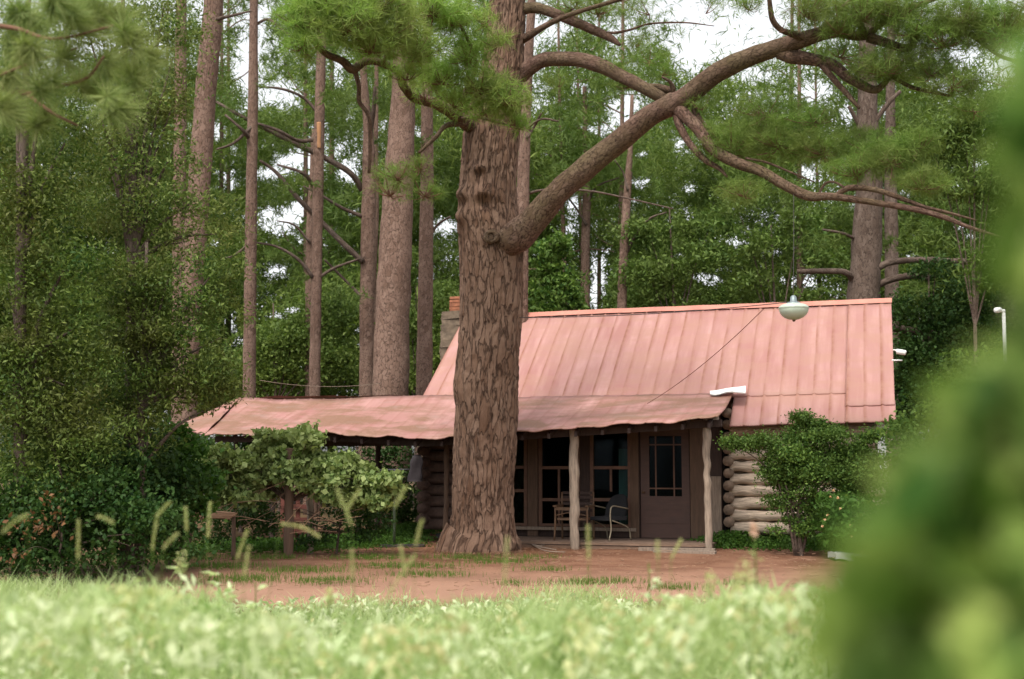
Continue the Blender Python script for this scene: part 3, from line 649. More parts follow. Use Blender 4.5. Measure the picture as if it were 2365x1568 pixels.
# ring knot
mb = MB(); c = at(1135, 547, HY - .62); pts = []
for i in range(13): a = i / 12 * 2 * math.pi; pts.append((c[0] + .10 * math.cos(a), c[1] - .02 + .01 * math.sin(3 * a), c[2] + .085 * math.sin(a), .042 + .01 * math.sin(a * 2 + 1)))
tube(mb, pts, seg=10, sub=3, lump=.35, lfreq=14); tube(mb, [(c[0], c[1] + .15, c[2], .07), (c[0], c[1] + .0, c[2], .06), (c[0], c[1] - .02, c[2], .03)], seg=10, sub=2, lump=.3); mb.build('knot', M['bark_limb'], hero)

LIMBS = {}
def limb(key, pts, seg=14, lump=.12, mat='bark_limb', parent=None, name='branch', sub=6):
    P = pxpath(pts); mb = MB(); Q = tube(mb, P, seg=seg, sub=sub, lump=lump, lfreq=4); mb.build(name, M[mat], parent or hero); LIMBS[key] = Q; return Q
limb('L1', [(1120, 580, 21.0, 40), (1155, 566, 20.72, 66), (1192, 547, 20.55, 76), (1235, 507, 20.42, 66), (1300, 434, 20.1, 57), (1400, 350, 19.8, 54), (1501, 268, 19.4, 52), (1580, 226, 19.1, 49), (1648, 173, 18.8, 48), (1737, 129, 18.4, 44), (1790, 112, 18.2, 41), (1840, 96, 18.0, 39), (1890, 80, 17.8, 34), (1935, 72, 17.7, 30), (1975, 82, 17.6, 23), (2005, 80, 17.5, 20), (2030, 58, 17.4, 16), (2080, 28, 17.2, 15), (2130, 8, 17.0, 13), (2230, -30, 16.8, 9)], seg=30)
limb('L1b', [(1800, 120, 18.2, 34), (1830, 130, 18.1, 34), (1869, 136, 18.0, 30), (1924, 150, 17.9, 27), (1961, 180, 17.8, 24), (2016, 207, 17.7, 20), (2040, 195, 17.6, 16), (2060, 178, 17.6, 12), (2108, 202, 17.5, 10), (2200, 222, 17.4, 6)], seg=18)
limb('L1c', [(1899, 150, 17.9, 16), (1930, 188, 17.8, 14), (1961, 222, 17.7, 12), (1985, 250, 17.6, 7)])
limb('L1d', [(1870, 92, 17.9, 24), (1830, 78, 17.8, 17), (1803, 68, 17.7, 14), (1784, 44, 17.6, 13), (1777, 0, 17.5, 12), (1770, -60, 17.4, 9)])
limb('L1e', [(1998, 82, 17.5, 18), (1985, 55, 17.4, 13), (1943, 28, 17.3, 13), (1969, -5, 17.2, 10), (1990, -50, 17.2, 8)])
limb('L1f', [(2005, 85, 17.5, 26), (2050, 100, 17.4, 22), (2090, 112, 17.3, 20), (2110, 100, 17.2, 16), (2127, 68, 17.1, 12), (2180, 70, 17, 11), (2237, 78, 16.9, 12), (2300, 86, 16.8, 11), (2340, 66, 16.7, 9), (2380, 40, 16.6, 6)])
limb('L1g', [(2237, 78, 16.9, 11), (2270, 100, 16.9, 10), (2311, 130, 16.8, 9), (2365, 145, 16.7, 8), (2420, 160, 16.6, 5)])
limb('L1h', [(1905, 78, 17.8, 26), (1912, 62, 17.8, 24), (1917, 50, 17.75, 17)])
limb('L2', [(1545, 225, 19.3, 30), (1575, 258, 19.1, 32), (1611, 295, 18.9, 30), (1648, 345, 18.7, 27), (1703, 376, 18.5, 27), (1759, 396, 18.3, 25), (1814, 428, 18.1, 24), (1869, 453, 17.9, 22), (1924, 454, 17.7, 18), (2016, 467, 17.5, 15), (2108, 482, 17.2, 14), (2182, 502, 17.0, 13), (2237, 524, 16.8, 9), (2329, 553, 16.6, 5)], seg=18)
limb('L2b', [(1930, 452, 17.7, 12), (1961, 434, 17.6, 15), (2016, 437, 17.5, 13), (2072, 454, 17.3, 12), (2127, 475, 17.2, 9), (2190, 491, 17.1, 7), (2256, 509, 17.0, 4)])
limb('L2c', [(1890, 450, 17.9, 6), (1905, 425, 17.8, 6), (1925, 420, 17.7, 6), (1950, 432, 17.6, 5)])
limb('L2d', [(1722, 365, 18.4, 6), (1770, 375, 18.4, 6), (1820, 395, 18.3, 5), (1880, 420, 18.2, 3)])
limb('L3', [(1562, 262, 19.2, 18), (1570, 290, 19.1, 18), (1593, 332, 19.0, 17), (1630, 370, 18.9, 15), (1660, 388, 18.8, 11), (1680, 408, 18.7, 5)])
limb('L4', [(1595, 235, 19.2, 16), (1612, 270, 19.1, 15), (1634, 300, 19.0, 14), (1662, 322, 18.9, 10)])
limb('M', [(1200, 172, 21.0, 46), (1228, 152, 20.9, 38), (1259, 138, 20.8, 34), (1322, 136, 20.5, 34), (1377, 148, 20.2, 34), (1432, 174, 20.0, 32), (1487, 202, 19.8, 30), (1540, 232, 19.7, 28), (1570, 262, 19.5, 20)], seg=18)
limb('Mb', [(1487, 196, 19.8, 8), (1520, 200, 19.7, 14), (1552, 208, 19.6, 16), (1548, 190, 19.5, 9), (1530, 178, 19.4, 6)])
limb('N', [(1195, 25, 21, 32), (1225, 18, 20.9, 26), (1259, 23, 20.8, 25), (1322, 48, 20.6, 24), (1377, 72, 20.5, 22), (1410, 88, 20.4, 18), (1432, 104, 20.3, 8)], seg=16)
limb('Nb', [(1330, 52, 20.6, 6), (1400, 75, 20.5, 7), (1450, 70, 20.4, 6), (1500, 55, 20.3, 5), (1580, 52, 20.2, 4), (1650, 60, 20.1, 2)])
limb('P', [(1100, 300, 20.9, 40), (1060, 272, 20.4, 30), (1009, 240, 19.8, 26), (957, 226, 19.2, 22), (931, 198, 18.8, 20), (918, 165, 18.4, 19), (880, 145, 18.0, 18), (843, 142, 17.6, 19), (814, 160, 17.3, 20), (790, 140, 17.1, 18), (751, 122, 16.9, 17), (715, 80, 16.6, 12), (690, 30, 16.4, 8)], seg=18)
limb('Pb', [(1075, 283, 20.5, 18), (1031, 290, 20.2, 12), (1005, 318, 20.0, 10), (968, 352, 19.8, 7)])
limb('Pc', [(1040, 262, 20.1, 8), (1010, 215, 19.8, 7), (985, 170, 19.5, 6), (960, 130, 19.2, 5)])
limb('Pd', [(820, 165, 17.4, 12), (829, 200, 17.5, 11), (830, 235, 17.6, 10), (852, 270, 17.7, 10), (855, 340, 17.8, 9), (852, 400, 17.9, 7)])
limb('Q', [(1060, 262, 20.4, 14), (1080, 200, 19.6, 12), (1100, 150, 18.9, 10), (1080, 90, 18.3, 8), (1050, 40, 17.8, 6)])
limb('Q2', [(1085, 250, 20.4, 14), (1130, 225, 19.4, 11), (1170, 215, 18.9, 9), (1205, 235, 18.6, 6)])
limb('Q3', [(885, 145, 18.0, 10), (900, 100, 17.5, 8), (880, 50, 17.0, 7), (840, 10, 16.8, 5)])
limb('Q4', [(1060, 275, 20.4, 9), (1100, 270, 19.8, 8), (1160, 285, 19.4, 6), (1200, 300, 19.2, 4)])
limb('R', [(1200, 95, 21, 22), (1300, 40, 20.2, 12), (1460, -10, 19.6, 9)])

# pine foliage helper: pads of shoots given by picture position and depth
def pad_shoots(pads, shoots):          # pads (px,py,rxpx,rypx,depth[,weight])
    C = []
    for p in pads:
        px, py, rx, ry, Y = p[:5]; wgt = p[5] if len(p) > 5 else 1.0
        c = at(px, py, Y); s = Y / F; n = max(4, int(shoots * wgt * rx * ry / 2500))
        q = unit(n) * (RNG.uniform(0.05, 1, (n, 1)) ** 0.45) * np.array([rx * s, max(rx, ry) * s * .8, ry * s]); C.append(c + q)
    return np.concatenate(C)
def pine_foliage(name, pads, mat, parent, shoots=26, n=22, length=.2, width=.0055, up=.55, holes=None, cen=None, twigs=True):
    C = pad_shoots(pads, shoots)
    if holes: C = C[~in_holes(C, holes)]
    ax = unit(len(C)); ax[:, 2] += up; ax /= np.linalg.norm(ax, axis=1)[:, None]
    T = needles(C, ax, n, length, width)
    o = soup(name, T, 3, M[mat], parent)
    if twigs:
        # short woody shoots carrying each needle tuft, joined towards the pad centre
        cs = np.array([at(p[0], p[1] + p[3] * .2, p[4]) for p in pads]); mb = MB()
        sel = C[RNG.random(len(C)) < min(1, 900 / max(1, len(C)))]
        for c in sel:
            k = np.argmin(((cs - c) ** 2).sum(1)); d = cs[k] - c; L_ = np.linalg.norm(d) + 1e-6; e = c + d / L_ * min(L_, .45) + np.array([0, 0, -.06])
            m_ = (c + e) / 2 + np.array([0, 0, -.03]); tube(mb, [(*c, .003), (*m_, .006), (*e, .009)], seg=4, sub=2, caps=False)
        mb.build('twigs', M['twig'], parent)
    return o
# lit boughs left of and across the trunk
pine_foliage('foliage', [(700, 40, 70, 60, 16.4, 1.2), (800, 50, 90, 60, 16.6, 1.3), (900, 60, 90, 60, 17, 1.3), (860, 105, 90, 32, 17, 1.1), (960, 110, 80, 45, 17.6, 1.2), (700, 95, 60, 40, 16.4), (1040, 40, 80, 50, 18, 1.2), (1080, 120, 70, 40, 18.4, 1.1),
    (1020, 175, 70, 38, 18.6, 1.2), (1110, 190, 70, 40, 18.6, 1.3), (1170, 220, 60, 40, 18.6, 1.4), (1120, 250, 80, 30, 19, 1.1), (1190, 280, 40, 26, 19, 1), (940, 170, 50, 26, 18), (1000, 20, 80, 40, 17.6, 1.2), (880, 0, 80, 40, 16.8, 1.2), (760, 0, 80, 50, 16.5, 1.1), (980, 215, 50, 22, 19, .7),
    (1150, 90, 36, 30, 18.4, .8), (1120, 40, 30, 30, 18.2, .8), (1050, 235, 50, 20, 19, .9)], 'needle_lit', hero, shoots=52, n=26, length=.24, width=.009)
pine_foliage('foliage', [(920, 400, 75, 34, 20.5, 1), (980, 440, 60, 26, 20.6, .8), (900, 440, 50, 22, 20.4, .7), (970, 380, 40, 22, 20.6, .6)], 'needle_hero', hero, shoots=60, n=22, length=.2, width=.007)
pine_foliage('foliage', [(1860, 20, 90, 40, 17.5, 1.0), (1990, 30, 90, 40, 17.2, 1.1), (2110, 60, 80, 45, 17, .9), (2220, 40, 90, 50, 16.8, 1.2), (2320, 60, 80, 60, 16.6, 1.2), (2050, 150, 90, 45, 17.4, 1.0), (2150, 160, 80, 30, 17.2, .9),
    (1940, 120, 50, 20, 17.7, .5), (2250, 240, 60, 40, 17, .6), (1630, 20, 50, 18, 20, .5), (1500, 20, 90, 30, 20.2, .6), (1380, 20, 60, 30, 20.4, .7), (1730, 10, 50, 20, 17.5, .8), (1580, 85, 22, 14, 20, .5), (1470, 95, 40, 22, 20.3, .5), (1500, 130, 50, 30, 20.1, .7), (1420, 150, 40, 18, 20.1, .5),
    (1690, 330, 90, 50, 18.8, 1), (1800, 320, 100, 55, 18.5, 1.1), (1900, 340, 90, 45, 18.2, 1), (1620, 240, 50, 24, 19, .5), (1770, 250, 80, 35, 18.6, .9), (1720, 440, 80, 26, 18.4, .6), (1980, 390, 80, 34, 17.7, .9), (2060, 360, 80, 40, 17.5, 1), (2130, 420, 80, 36, 17.3, .8), (2000, 330, 70, 35, 18, .9), (1880, 270, 60, 25, 18.2, .7), (2180, 90, 80, 40, 16.9, 1), (2080, 20, 80, 30, 17, 1), (1940, 60, 60, 30, 17.3, .8), (1800, 60, 40, 30, 17.6, .6), (2200, 190, 70, 26, 17, .7), (2120, 330, 60, 36, 17.4, .9), (1640, 300, 40, 30, 19, .7), (1320, 10, 50, 20, 20.5, .7), (1530, 160, 50, 22, 20, .7), (1450, 190, 50, 20, 20.1, .6), (1290, 190, 40, 18, 20.6, .5)],
    'needle_hero', hero, shoots=120, n=24, length=.2, width=.006, holes=HOLES[:5])

# ================================================================== BACKGROUND PINES
def bg_pine(label, pts, Y, limbs=(), pads=(), mat='bark_far', leaf='needle_far', scar=None, seg=14, shoots=30, nl=.28, nw=.022, nn_=16):
    P = pxpath([(a, b, Y, c) for a, b, c in pts]); bx = P[0][0]; base = (bx + (P[0][0] - P[1][0]) * 0.1, Y, 0)
    t = thing('pine_tree', label, 'tree', base)
    if P[0][2] > 0: P = np.vstack([[(base[0], Y, -.1, P[0][3] * 1.12)], P])
    mb = MB(); tube(mb, P, seg=seg, sub=8, lump=.10, lfreq=2.2); mb.build('trunk', M[mat], t)
    if scar:
        mb = MB(); tube(mb, pxpath([(scar[0], y, Y - .02, scar[3]) for y in np.linspace(scar[1], scar[2], 6)]) - np.array([0, P[1][3] * .6, 0, 0]), seg=10, sub=3, lump=.3); mb.build('bare_wood', M['wood_scar'], t)
    for lp in limbs:
        mb = MB(); tube(mb, pxpath([(a, b, Y + random.uniform(-.2, .2) - .6 * i / len(lp), c) for i, (a, b, c) in enumerate(lp)]), seg=8, sub=5, lump=.12, lfreq=4); mb.build('branch', M['bark_dark'], t)
    if pads:
        C = pad_shoots([(a, b, c, d, Y + random.uniform(-1.5, 1.5), *e) for a, b, c, d, *e in pads], shoots); C = C[~in_holes(C, HOLES, .4)]
        ax = unit(len(C)); ax[:, 2] += .5; soup('crown', needles(C, ax, nn_, nl, nw), 3, M[leaf], t)
    return t
bg_pine('leaning tall pine half hidden by the leafy mass at left', [(424, 1000, 60), (430, 850, 56), (447, 600, 52), (462, 400, 51), (476, 200, 50), (492, 20, 46), (505, -250, 38)], 28,
        [[(470, 60, 14), (500, 45, 10), (540, 35, 7), (580, 25, 4)]], [(420, 60, 50, 40, .6)])
bg_pine('straight slim pine rising behind the left end of the shed roof', [(576, 1000, 31), (576, 800, 29), (580, 500, 27), (584, 250, 24), (586, 50, 20), (588, -200, 16)], 31,
        [[(580, 325, 12), (560, 300, 8), (520, 265, 5)], [(586, 60, 8), (620, 45, 7), (660, 75, 5), (690, 95, 3)], [(584, 290, 10), (540, 330, 7), (500, 345, 4)], [(580, 560, 8), (540, 590, 5), (500, 600, 3)]],
        [(600, 130, 70, 24), (560, 270, 60, 24), (520, 330, 40, 20, .7), (590, 20, 70, 30), (540, 60, 50, 30), (620, 80, 50, 26), (530, 190, 50, 26), (610, 200, 50, 20), (560, -20, 90, 30)])
bg_pine('slim pine with an orange strip of bare wood high on its trunk', [(727, 1000, 27), (727, 850, 26), (732, 600, 25), (736, 350, 25), (741, 150, 23), (744, 0, 20), (746, -220, 16)], 32,
        [[(735, 260, 10), (700, 225, 7), (650, 205, 6), (590, 200, 4)], [(735, 320, 12), (690, 325, 9), (640, 300, 8), (580, 280, 5)], [(724, 430, 10), (700, 400, 8), (640, 380, 5)], [(722, 640, 10), (690, 600, 8), (640, 570, 6), (590, 560, 4)], [(724, 650, 9), (770, 620, 7), (830, 598, 5)]],
        [(660, 290, 90, 32), (690, 430, 60, 22, .8), (640, 580, 50, 26, .9), (780, 320, 40, 22, .8), (690, 160, 60, 26), (760, 90, 60, 40), (660, 60, 60, 40), (690, 10, 80, 40), (780, 230, 50, 30), (650, 330, 70, 20)], scar=(738, 285, 345, 10))
bg_pine('forked pine with long arching limbs between two straight trunks', [(846, 1000, 34), (846, 850, 32), (849, 600, 34), (852, 440, 34), (850, 300, 24), (840, 180, 18), (836, 0, 14), (830, -150, 10)], 33,
        [[(838, 440, 15), (810, 400, 14), (760, 370, 13), (690, 335, 13), (620, 300, 11), (560, 270, 9), (500, 235, 6)], [(838, 605, 14), (790, 560, 13), (740, 510, 12), (690, 460, 11), (640, 400, 9), (600, 370, 6)],
         [(838, 500, 10), (790, 480, 8), (740, 450, 6), (700, 430, 4)], [(850, 330, 14), (862, 260, 11), (866, 200, 8)], [(840, 690, 8), (790, 640, 6), (750, 600, 5)]],
        [(800, 300, 50, 30), (850, 210, 50, 30), (620, 340, 60, 20, .7), (880, 330, 40, 26), (800, 450, 44, 20, .8), (770, 560, 50, 26), (870, 130, 70, 40), (800, 680, 50, 26), (700, 640, 50, 20), (890, 230, 50, 40), (800, 250, 40, 30)])
bg_pine('very thick straight pine standing close behind the shed', [(898, 1235, 90), (900, 1000, 86), (905, 800, 82), (912, 600, 78), (922, 400, 68), (930, 250, 60), (936, 100, 52), (942, -200, 40)], 29,
        [], [(960, 320, 40, 30, .6)], seg=20)
bg_pine('straight pine just left of the cabin roof and chimney', [(980, 1100, 40), (980, 870, 38), (983, 650, 35), (986, 450, 32), (986, 230, 27), (986, 80, 22), (986, -150, 18)], 30.5,
        [[(986, 560, 8), (1010, 520, 6), (1040, 500, 4)]], [(1020, 440, 24, 30, .8), (1020, 350, 30, 30), (1030, 600, 30, 30, .9), (1000, 680, 30, 20, .8)])
bg_pine('pale pine showing directly right of the big trunk above the limb', [(1200, 900, 40), (1203, 600, 36), (1207, 450, 32), (1213, 300, 27), (1219, 150, 24), (1228, 0, 20), (1234, -160, 16)], 26.5,
        [[(1216, 320, 7), (1235, 290, 6), (1250, 262, 4)], [(1212, 300, 6), (1250, 275, 5), (1290, 280, 4)], [(1215, 450, 8), (1245, 440, 6), (1300, 437, 6), (1370, 442, 5), (1450, 458, 4), (1555, 482, 3)]],
        [(1280, 330, 30, 20, .8), (1310, 270, 40, 22), (1300, 180, 60, 24, .8), (1400, 230, 60, 24, .8), (1290, 400, 40, 24), (1350, 90, 60, 24), (1270, 30, 40, 20)])
bg_pine('short visible trunk of a far pine above the middle of the cabin roof', [(1350, 1000, 24), (1352, 720, 22), (1352, 560, 21), (1355, 460, 20), (1352, 350, 14), (1350, 200, 10)], 42, [[(1355, 520, 7), (1330, 480, 5), (1300, 440, 4)], [(1356, 470, 7), (1380, 430, 5), (1430, 410, 3)]],
        [(1320, 330, 60, 40), (1390, 380, 50, 30), (1300, 250, 50, 40), (1420, 310, 50, 30)], shoots=36)
bg_pine('pale far pine with a side fork above the cabin ridge', [(1436, 1000, 24), (1436, 720, 22), (1440, 600, 21), (1444, 520, 20), (1450, 430, 18), (1456, 330, 12), (1460, 220, 9)], 38, [[(1444, 590, 8), (1470, 540, 6), (1500, 505, 5), (1540, 490, 3)], [(1450, 440, 6), (1440, 400, 4), (1420, 370, 3)]],
        [(1460, 380, 60, 34), (1520, 430, 60, 30), (1550, 340, 70, 40), (1440, 180, 60, 40), (1560, 260, 70, 30, .7), (1500, 130, 80, 40), (1560, 330, 60, 30), (1620, 380, 70, 36), (1480, 60, 70, 24), (1420, 350, 50, 30)], shoots=36)
bg_pine('big dark pine behind the right end of the cabin roof', [(1990, 1000, 84), (1994, 760, 80), (1996, 660, 72), (2004, 520, 66), (2008, 400, 58), (2004, 300, 50), (2003, 200, 44), (2004, 60, 36), (2006, -140, 28)], 31,
        [[(1975, 655, 20), (1955, 630, 15), (1910, 626, 13), (1842, 627, 11)], [(2024, 620, 18), (2060, 605, 15), (2130, 600, 15), (2230, 604, 15), (2335, 598, 14), (2420, 590, 9)], [(2018, 662, 18), (2060, 645, 16), (2110, 636, 17), (2145, 642, 18)],
         [(2030, 745, 22), (2080, 760, 19), (2150, 768, 18), (2220, 776, 19), (2290, 765, 12)], [(2190, 774, 14), (2225, 790, 10), (2245, 806, 5)], [(2015, 290, 12), (2050, 240, 11), (2080, 210, 8)], [(1990, 560, 10), (1950, 540, 7), (1900, 530, 5)], [(1985, 290, 12), (1960, 245, 9)]],
        [(2080, 330, 70, 40), (1930, 480, 60, 30), (2130, 520, 60, 26), (1890, 560, 60, 30), (2110, 680, 60, 26, .7), (1850, 330, 60, 30), (1930, 150, 60, 30), (2090, 150, 70, 30), (1960, 420, 70, 26), (1830, 450, 70, 30), (1900, 230, 40, 20, .6), (2080, 560, 60, 26)], mat='bark_dark', seg=20)
bg_pine('second dark trunk just right of the big dark pine', [(2062, 1000, 36), (2060, 700, 32), (2058, 500, 30), (2056, 300, 24), (2058, 100, 18), (2060, -100, 12)], 36, [], [(2160, 350, 70, 40), (2120, 260, 60, 40), (2220, 450, 60, 50)], mat='bark_dark')
bg_pine('faint far pine trunk left of the leaning pine', [(412, 1000, 34), (414, 600, 32), (416, 300, 29), (418, 100, 26), (420, -200, 20)], 37)
bg_pine('thin reddish trunk between slim pine and forked pine', [(716, 900, 22), (716, 640, 22), (718, 500, 20), (722, 420, 16), (724, 300, 12)], 36, [[(716, 560, 6), (680, 520, 5), (640, 510, 3)]], [(700, 250, 40, 30, .8)])
bg_pine('thin leaning trunk beside the thickest pine', [(872, 1000, 16), (868, 800, 16), (862, 650, 15), (868, 500, 14), (868, 350, 12), (870, 120, 9)], 35, [], [(880, 80, 50, 40, .9), (1010, 260, 40, 30)])

# ------------------------------------------------------------------ far wood as one mass
def far_wood():
    C = []
    n = 0; L_ = []
    for k in range(1900):
        Y = random.uniform(40, 64); px = random.uniform(-350, 2750); z = random.uniform(-.5, 1) ** 1 * 1
        py = random.triangular(-180, 1080, 860)
        c = at(px, py, Y); 
        if c[2] < 0.3: continue
        r = random.uniform(1.0, 2.3); C.append((*c, r, r, r * random.uniform(.5, .8)))
    P = blob_points(C, 80, .2); P = P[~in_holes(P, HOLES, .45)]
    # broken, see-through edge: thin out with height
    px, py = proj(P); keep = RNG.random(len(P)) < np.clip(.62 + (py - 60) / 600, .62, 1); P = P[keep]
    px, py = proj(P); hi = RNG.random(len(P)) < np.clip((900 - py) / 450, .15, .85); Q = np.repeat(P[hi], 2, 0) + RNG.normal(size=(int(hi.sum()) * 2, 3)) * .12
    o = soup('far_wood', np.concatenate([leaves(P[~hi], .20, .42), leaves(Q, .42, .10, -.3)]), 4, M['leaf_wood']); tag(o, 'far-off green wood closing the view behind the pines', 'wood', kind='stuff'); del o['category']
    mb = MB()
    for k in range(17):
        px = random.uniform(-100, 2450); Y = random.uniform(40, 60); w_ = random.uniform(8, 17); lean = random.uniform(-25, 25)
        tube(mb, pxpath([(px, 1110, Y, w_ * 1.1), (px + lean * .5, 700, Y, w_), (px + lean, 300, Y, w_ * .7), (px + lean * 1.3, -100, Y, w_ * .4)]), seg=7, sub=4, lump=.1)
        for j in range(9):
            y0 = random.uniform(0, 850); s_ = random.choice((-1, 1)); l_ = random.uniform(40, 130); x0 = px + lean * (1110 - y0) / 900
            tube(mb, pxpath([(x0, y0, Y, 4.5), (x0 + s_ * l_ * .5, y0 - random.uniform(10, 40), Y, 3.2), (x0 + s_ * l_, y0 - random.uniform(-10, 70), Y, 1.5)]), seg=4, sub=3, caps=False)
    t = mb.build('far_trunks', M['bark_far']); tag(t, 'thin far trunks and twigs inside the distant wood', 'wood', kind='stuff'); del t['category']
far_wood()
# nearer understory trees behind the roofs, one thing each
def leafy_tree(label, px, Y, top, blobs, dens=210, leaf=.10, mat='leaf_wood', stem=10, name='broadleaf_tree', cat='tree', holes=True, twist=20, bmat='bark_dark', grp=None, asp=.6, droop=0.1, nb=6, cr=1.0):
    b = at(px, 1070, Y); t = thing(name, label, cat, (b[0], Y, 0), group=grp)
    B = []
    for q in blobs:
        x, y, rx, ry = q[:4]; dy = q[4] if len(q) > 4 else 0; c = at(x, y, Y + dy); s = Y / F; B.append((*c, rx * s, (rx + ry) * .45 * s, ry * s))
    # split each blob into leaf clumps, so the crown shows lumps and gaps
    K = []
    for c in B:
        n = max(6, int(18 * (c[3] * c[5]) ** .5 * 1.6))
        for u in unit(n) * RNG.uniform(.25, 1, (n, 1)) ** .5: r = max(.13, random.uniform(.22, .75) * min(c[3], c[5]) ** .7) * cr; K.append((c[0] + u[0] * c[3], c[1] + u[1] * c[4], c[2] + u[2] * c[5], r * 1.2, r * 1.2, r * .75))
    P = []
    for q in K:
        m_ = max(3, int(dens * 2.3 * q[3] * q[5] * math.pi / cr)); ax_ = unit(1)[0] * np.array([1, 1, .5])
        g_ = RNG.normal(size=(m_, 3)) * .5 * np.array(q[3:6]) + ax_ * RNG.normal(size=(m_, 1)) * q[3] * .55; P.append(np.array(q[:3]) + g_)
    P = np.concatenate(P)
    if holes is True: holes = HOLES
    if holes: P = P[~in_holes(P, holes)]
    P = P[P[:, 2] > .02]
    soup('crown', leaves(P, leaf * 1.15, asp, droop), 4, M[mat], t)
    mb = MB(); s = Y / F; top_p = at(px + random.uniform(-twist, twist), top, Y); r = stem / 2 * s
    mid = (np.array([b[0], Y, 0]) + top_p) / 2 + np.array([random.uniform(-.1, .1), 0, 0])
    tube(mb, [(b[0], Y, -.1, r * 1.3), (*(np.array([b[0], Y, 0]) * .7 + mid * .3), r * 1.05), (*mid, r * .8), (*top_p, r * .3)], seg=8, sub=4, lump=.15)
    for c in B[:nb * 3]:
        e = np.array(c[:3]); a = mid * .6 + np.array([b[0], Y, .2]) * .4 if e[2] < mid[2] else mid
        m_ = (a + e) / 2 + np.array([0, 0, .12 * np.linalg.norm(e - a)])
        tube(mb, [(*a, r * .5), (*m_, r * .32), (*e, r * .12)], seg=6, sub=4, lump=.1, caps=False)
    mb.build('trunk', M[bmat], t); return t
leafy_tree('mid green tree filling the gap behind the shed roof between slim pines', 650, 36, 700, [(640, 800, 80, 60), (560, 860, 60, 40), (700, 740, 60, 40), (780, 830, 70, 50), (640, 880, 80, 30), (780, 720, 50, 40), (820, 880, 60, 30)], dens=150)
leafy_tree('low tree behind the shed between the thickest pine and chimney', 960, 35, 740, [(950, 760, 40, 60), (1010, 700, 40, 50), (940, 860, 50, 30), (1020, 820, 40, 50), (960, 620, 30, 40)], dens=150)
leafy_tree('sunlit vine-wrapped small tree rising behind the ridge beside the big trunk', 1275, 34, 560, [(1275, 600, 40, 30), (1285, 660, 34, 36), (1265, 710, 40, 24), (1330, 700, 30, 26), (1290, 560, 30, 20)], dens=260, mat='leaf_bush', leaf=.12)
leafy_tree('light green tree above the middle of the cabin roof', 1560, 38, 480, [(1500, 640, 70, 40), (1600, 600, 80, 50), (1560, 690, 90, 28), (1640, 520, 70, 40), (1500, 540, 50, 40), (1680, 680, 60, 30)], dens=110, mat='needle_far', leaf=.14, asp=.4)
leafy_tree('thin twiggy tree with sky behind it left of the big dark pine', 1800, 37, 520, [(1760, 560, 80, 36), (1850, 520, 70, 40), (1740, 650, 60, 26), (1900, 590, 50, 30), (1700, 470, 70, 30), (1900, 680, 60, 18)], dens=90, mat='needle_far', leaf=.14, asp=.4)
leafy_tree('dark viny tree filling the corner behind the cabin gable', 2160, 30, 600, [(2120, 860, 80, 70), (2200, 800, 80, 70), (2260, 700, 80, 60), (2120, 720, 60, 40), (2300, 880, 60, 70), (2100, 960, 60, 40), (2220, 900, 70, 50), (2160, 630, 50, 26)], dens=230, mat='leaf_dark', leaf=.09)
leafy_tree('bushy green tree high at the right edge above the pole', 2260, 27, 300, [(2150, 330, 60, 50), (2230, 300, 60, 50), (2280, 400, 70, 60), (2200, 420, 60, 40), (2320, 260, 60, 50), (2340, 520, 50, 70), (2270, 620, 50, 50)], dens=170, mat='needle_far', leaf=.13, asp=.3)
# understory seen below the shed roof
leafy_tree('low undergrowth shrub seen through the open shed near its right posts', 830, 27.5, 1000, [(800, 1110, 60, 60), (860, 1140, 50, 50), (950, 1120, 40, 50), (760, 1080, 40, 40), (940, 1190, 40, 40), (880, 1060, 60, 30)], dens=220, mat='leaf_dark', leaf=.07, name='shrub', cat='shrub', holes=None)
leafy_tree('low undergrowth shrub behind the far left shed posts', 560, 27, 1010, [(560, 1060, 60, 50), (480, 1080, 60, 60), (640, 1060, 60, 50), (560, 1150, 70, 40)], dens=200, mat='leaf_dark', leaf=.07, name='shrub', cat='shrub', holes=None)

# ================================================================== LEFT LEAFY MASS (four trees)
leafy_tree('tall small-leaved tree at the far left edge, darkest at its foot', 60, 15.5, -100, [(40, 380, 110, 80), (150, 330, 90, 70), (60, 520, 120, 80), (20, 650, 100, 80), (150, 620, 100, 80), (60, 780, 110, 80), (170, 760, 90, 70), (30, 900, 100, 80), (150, 890, 90, 80), (60, 1020, 110, 80), (170, 1040, 90, 80), (40, 1140, 110, 70), (160, 1160, 90, 60), (100, 220, 110, 60), (30, 100, 100, 60), (110, 450, 110, 70), (110, 700, 110, 70), (110, 840, 110, 70), (110, 960, 110, 70), (220, 1000, 70, 60), (110, 1090, 120, 60)],
           dens=330, leaf=.060, asp=.36, cr=.85, mat='leaf_oak', stem=34, holes=[(400, 590, 12, 18), (150, 240, 16, 12)], nb=5)
leafy_tree('tall leafy tree with pale leaf tips leaning over the leaning pine', 300, 17, -60, [(330, 60, 80, 60), (400, 130, 60, 60), (300, 180, 90, 60), (400, 240, 60, 50), (300, 300, 90, 60), (400, 350, 70, 50), (330, 420, 100, 60), (440, 470, 70, 40), (300, 520, 100, 60), (420, 560, 80, 50), (500, 540, 50, 40), (310, 20, 60, 40), (380, 10, 70, 30), (200, 60, 80, 60), (230, 260, 80, 60), (250, 380, 90, 60), (350, 230, 90, 60), (360, 470, 90, 60), (220, 480, 90, 60), (250, 130, 90, 50), (420, 60, 50, 50)],
           dens=290, leaf=.060, asp=.36, cr=.85, mat='leaf_oak2', stem=26, holes=[(400, 595, 11, 16), (575, 165, 40, 80), (505, 300, 20, 40), (465, 270, 22, 60), (455, 660, 14, 50)], nb=6)
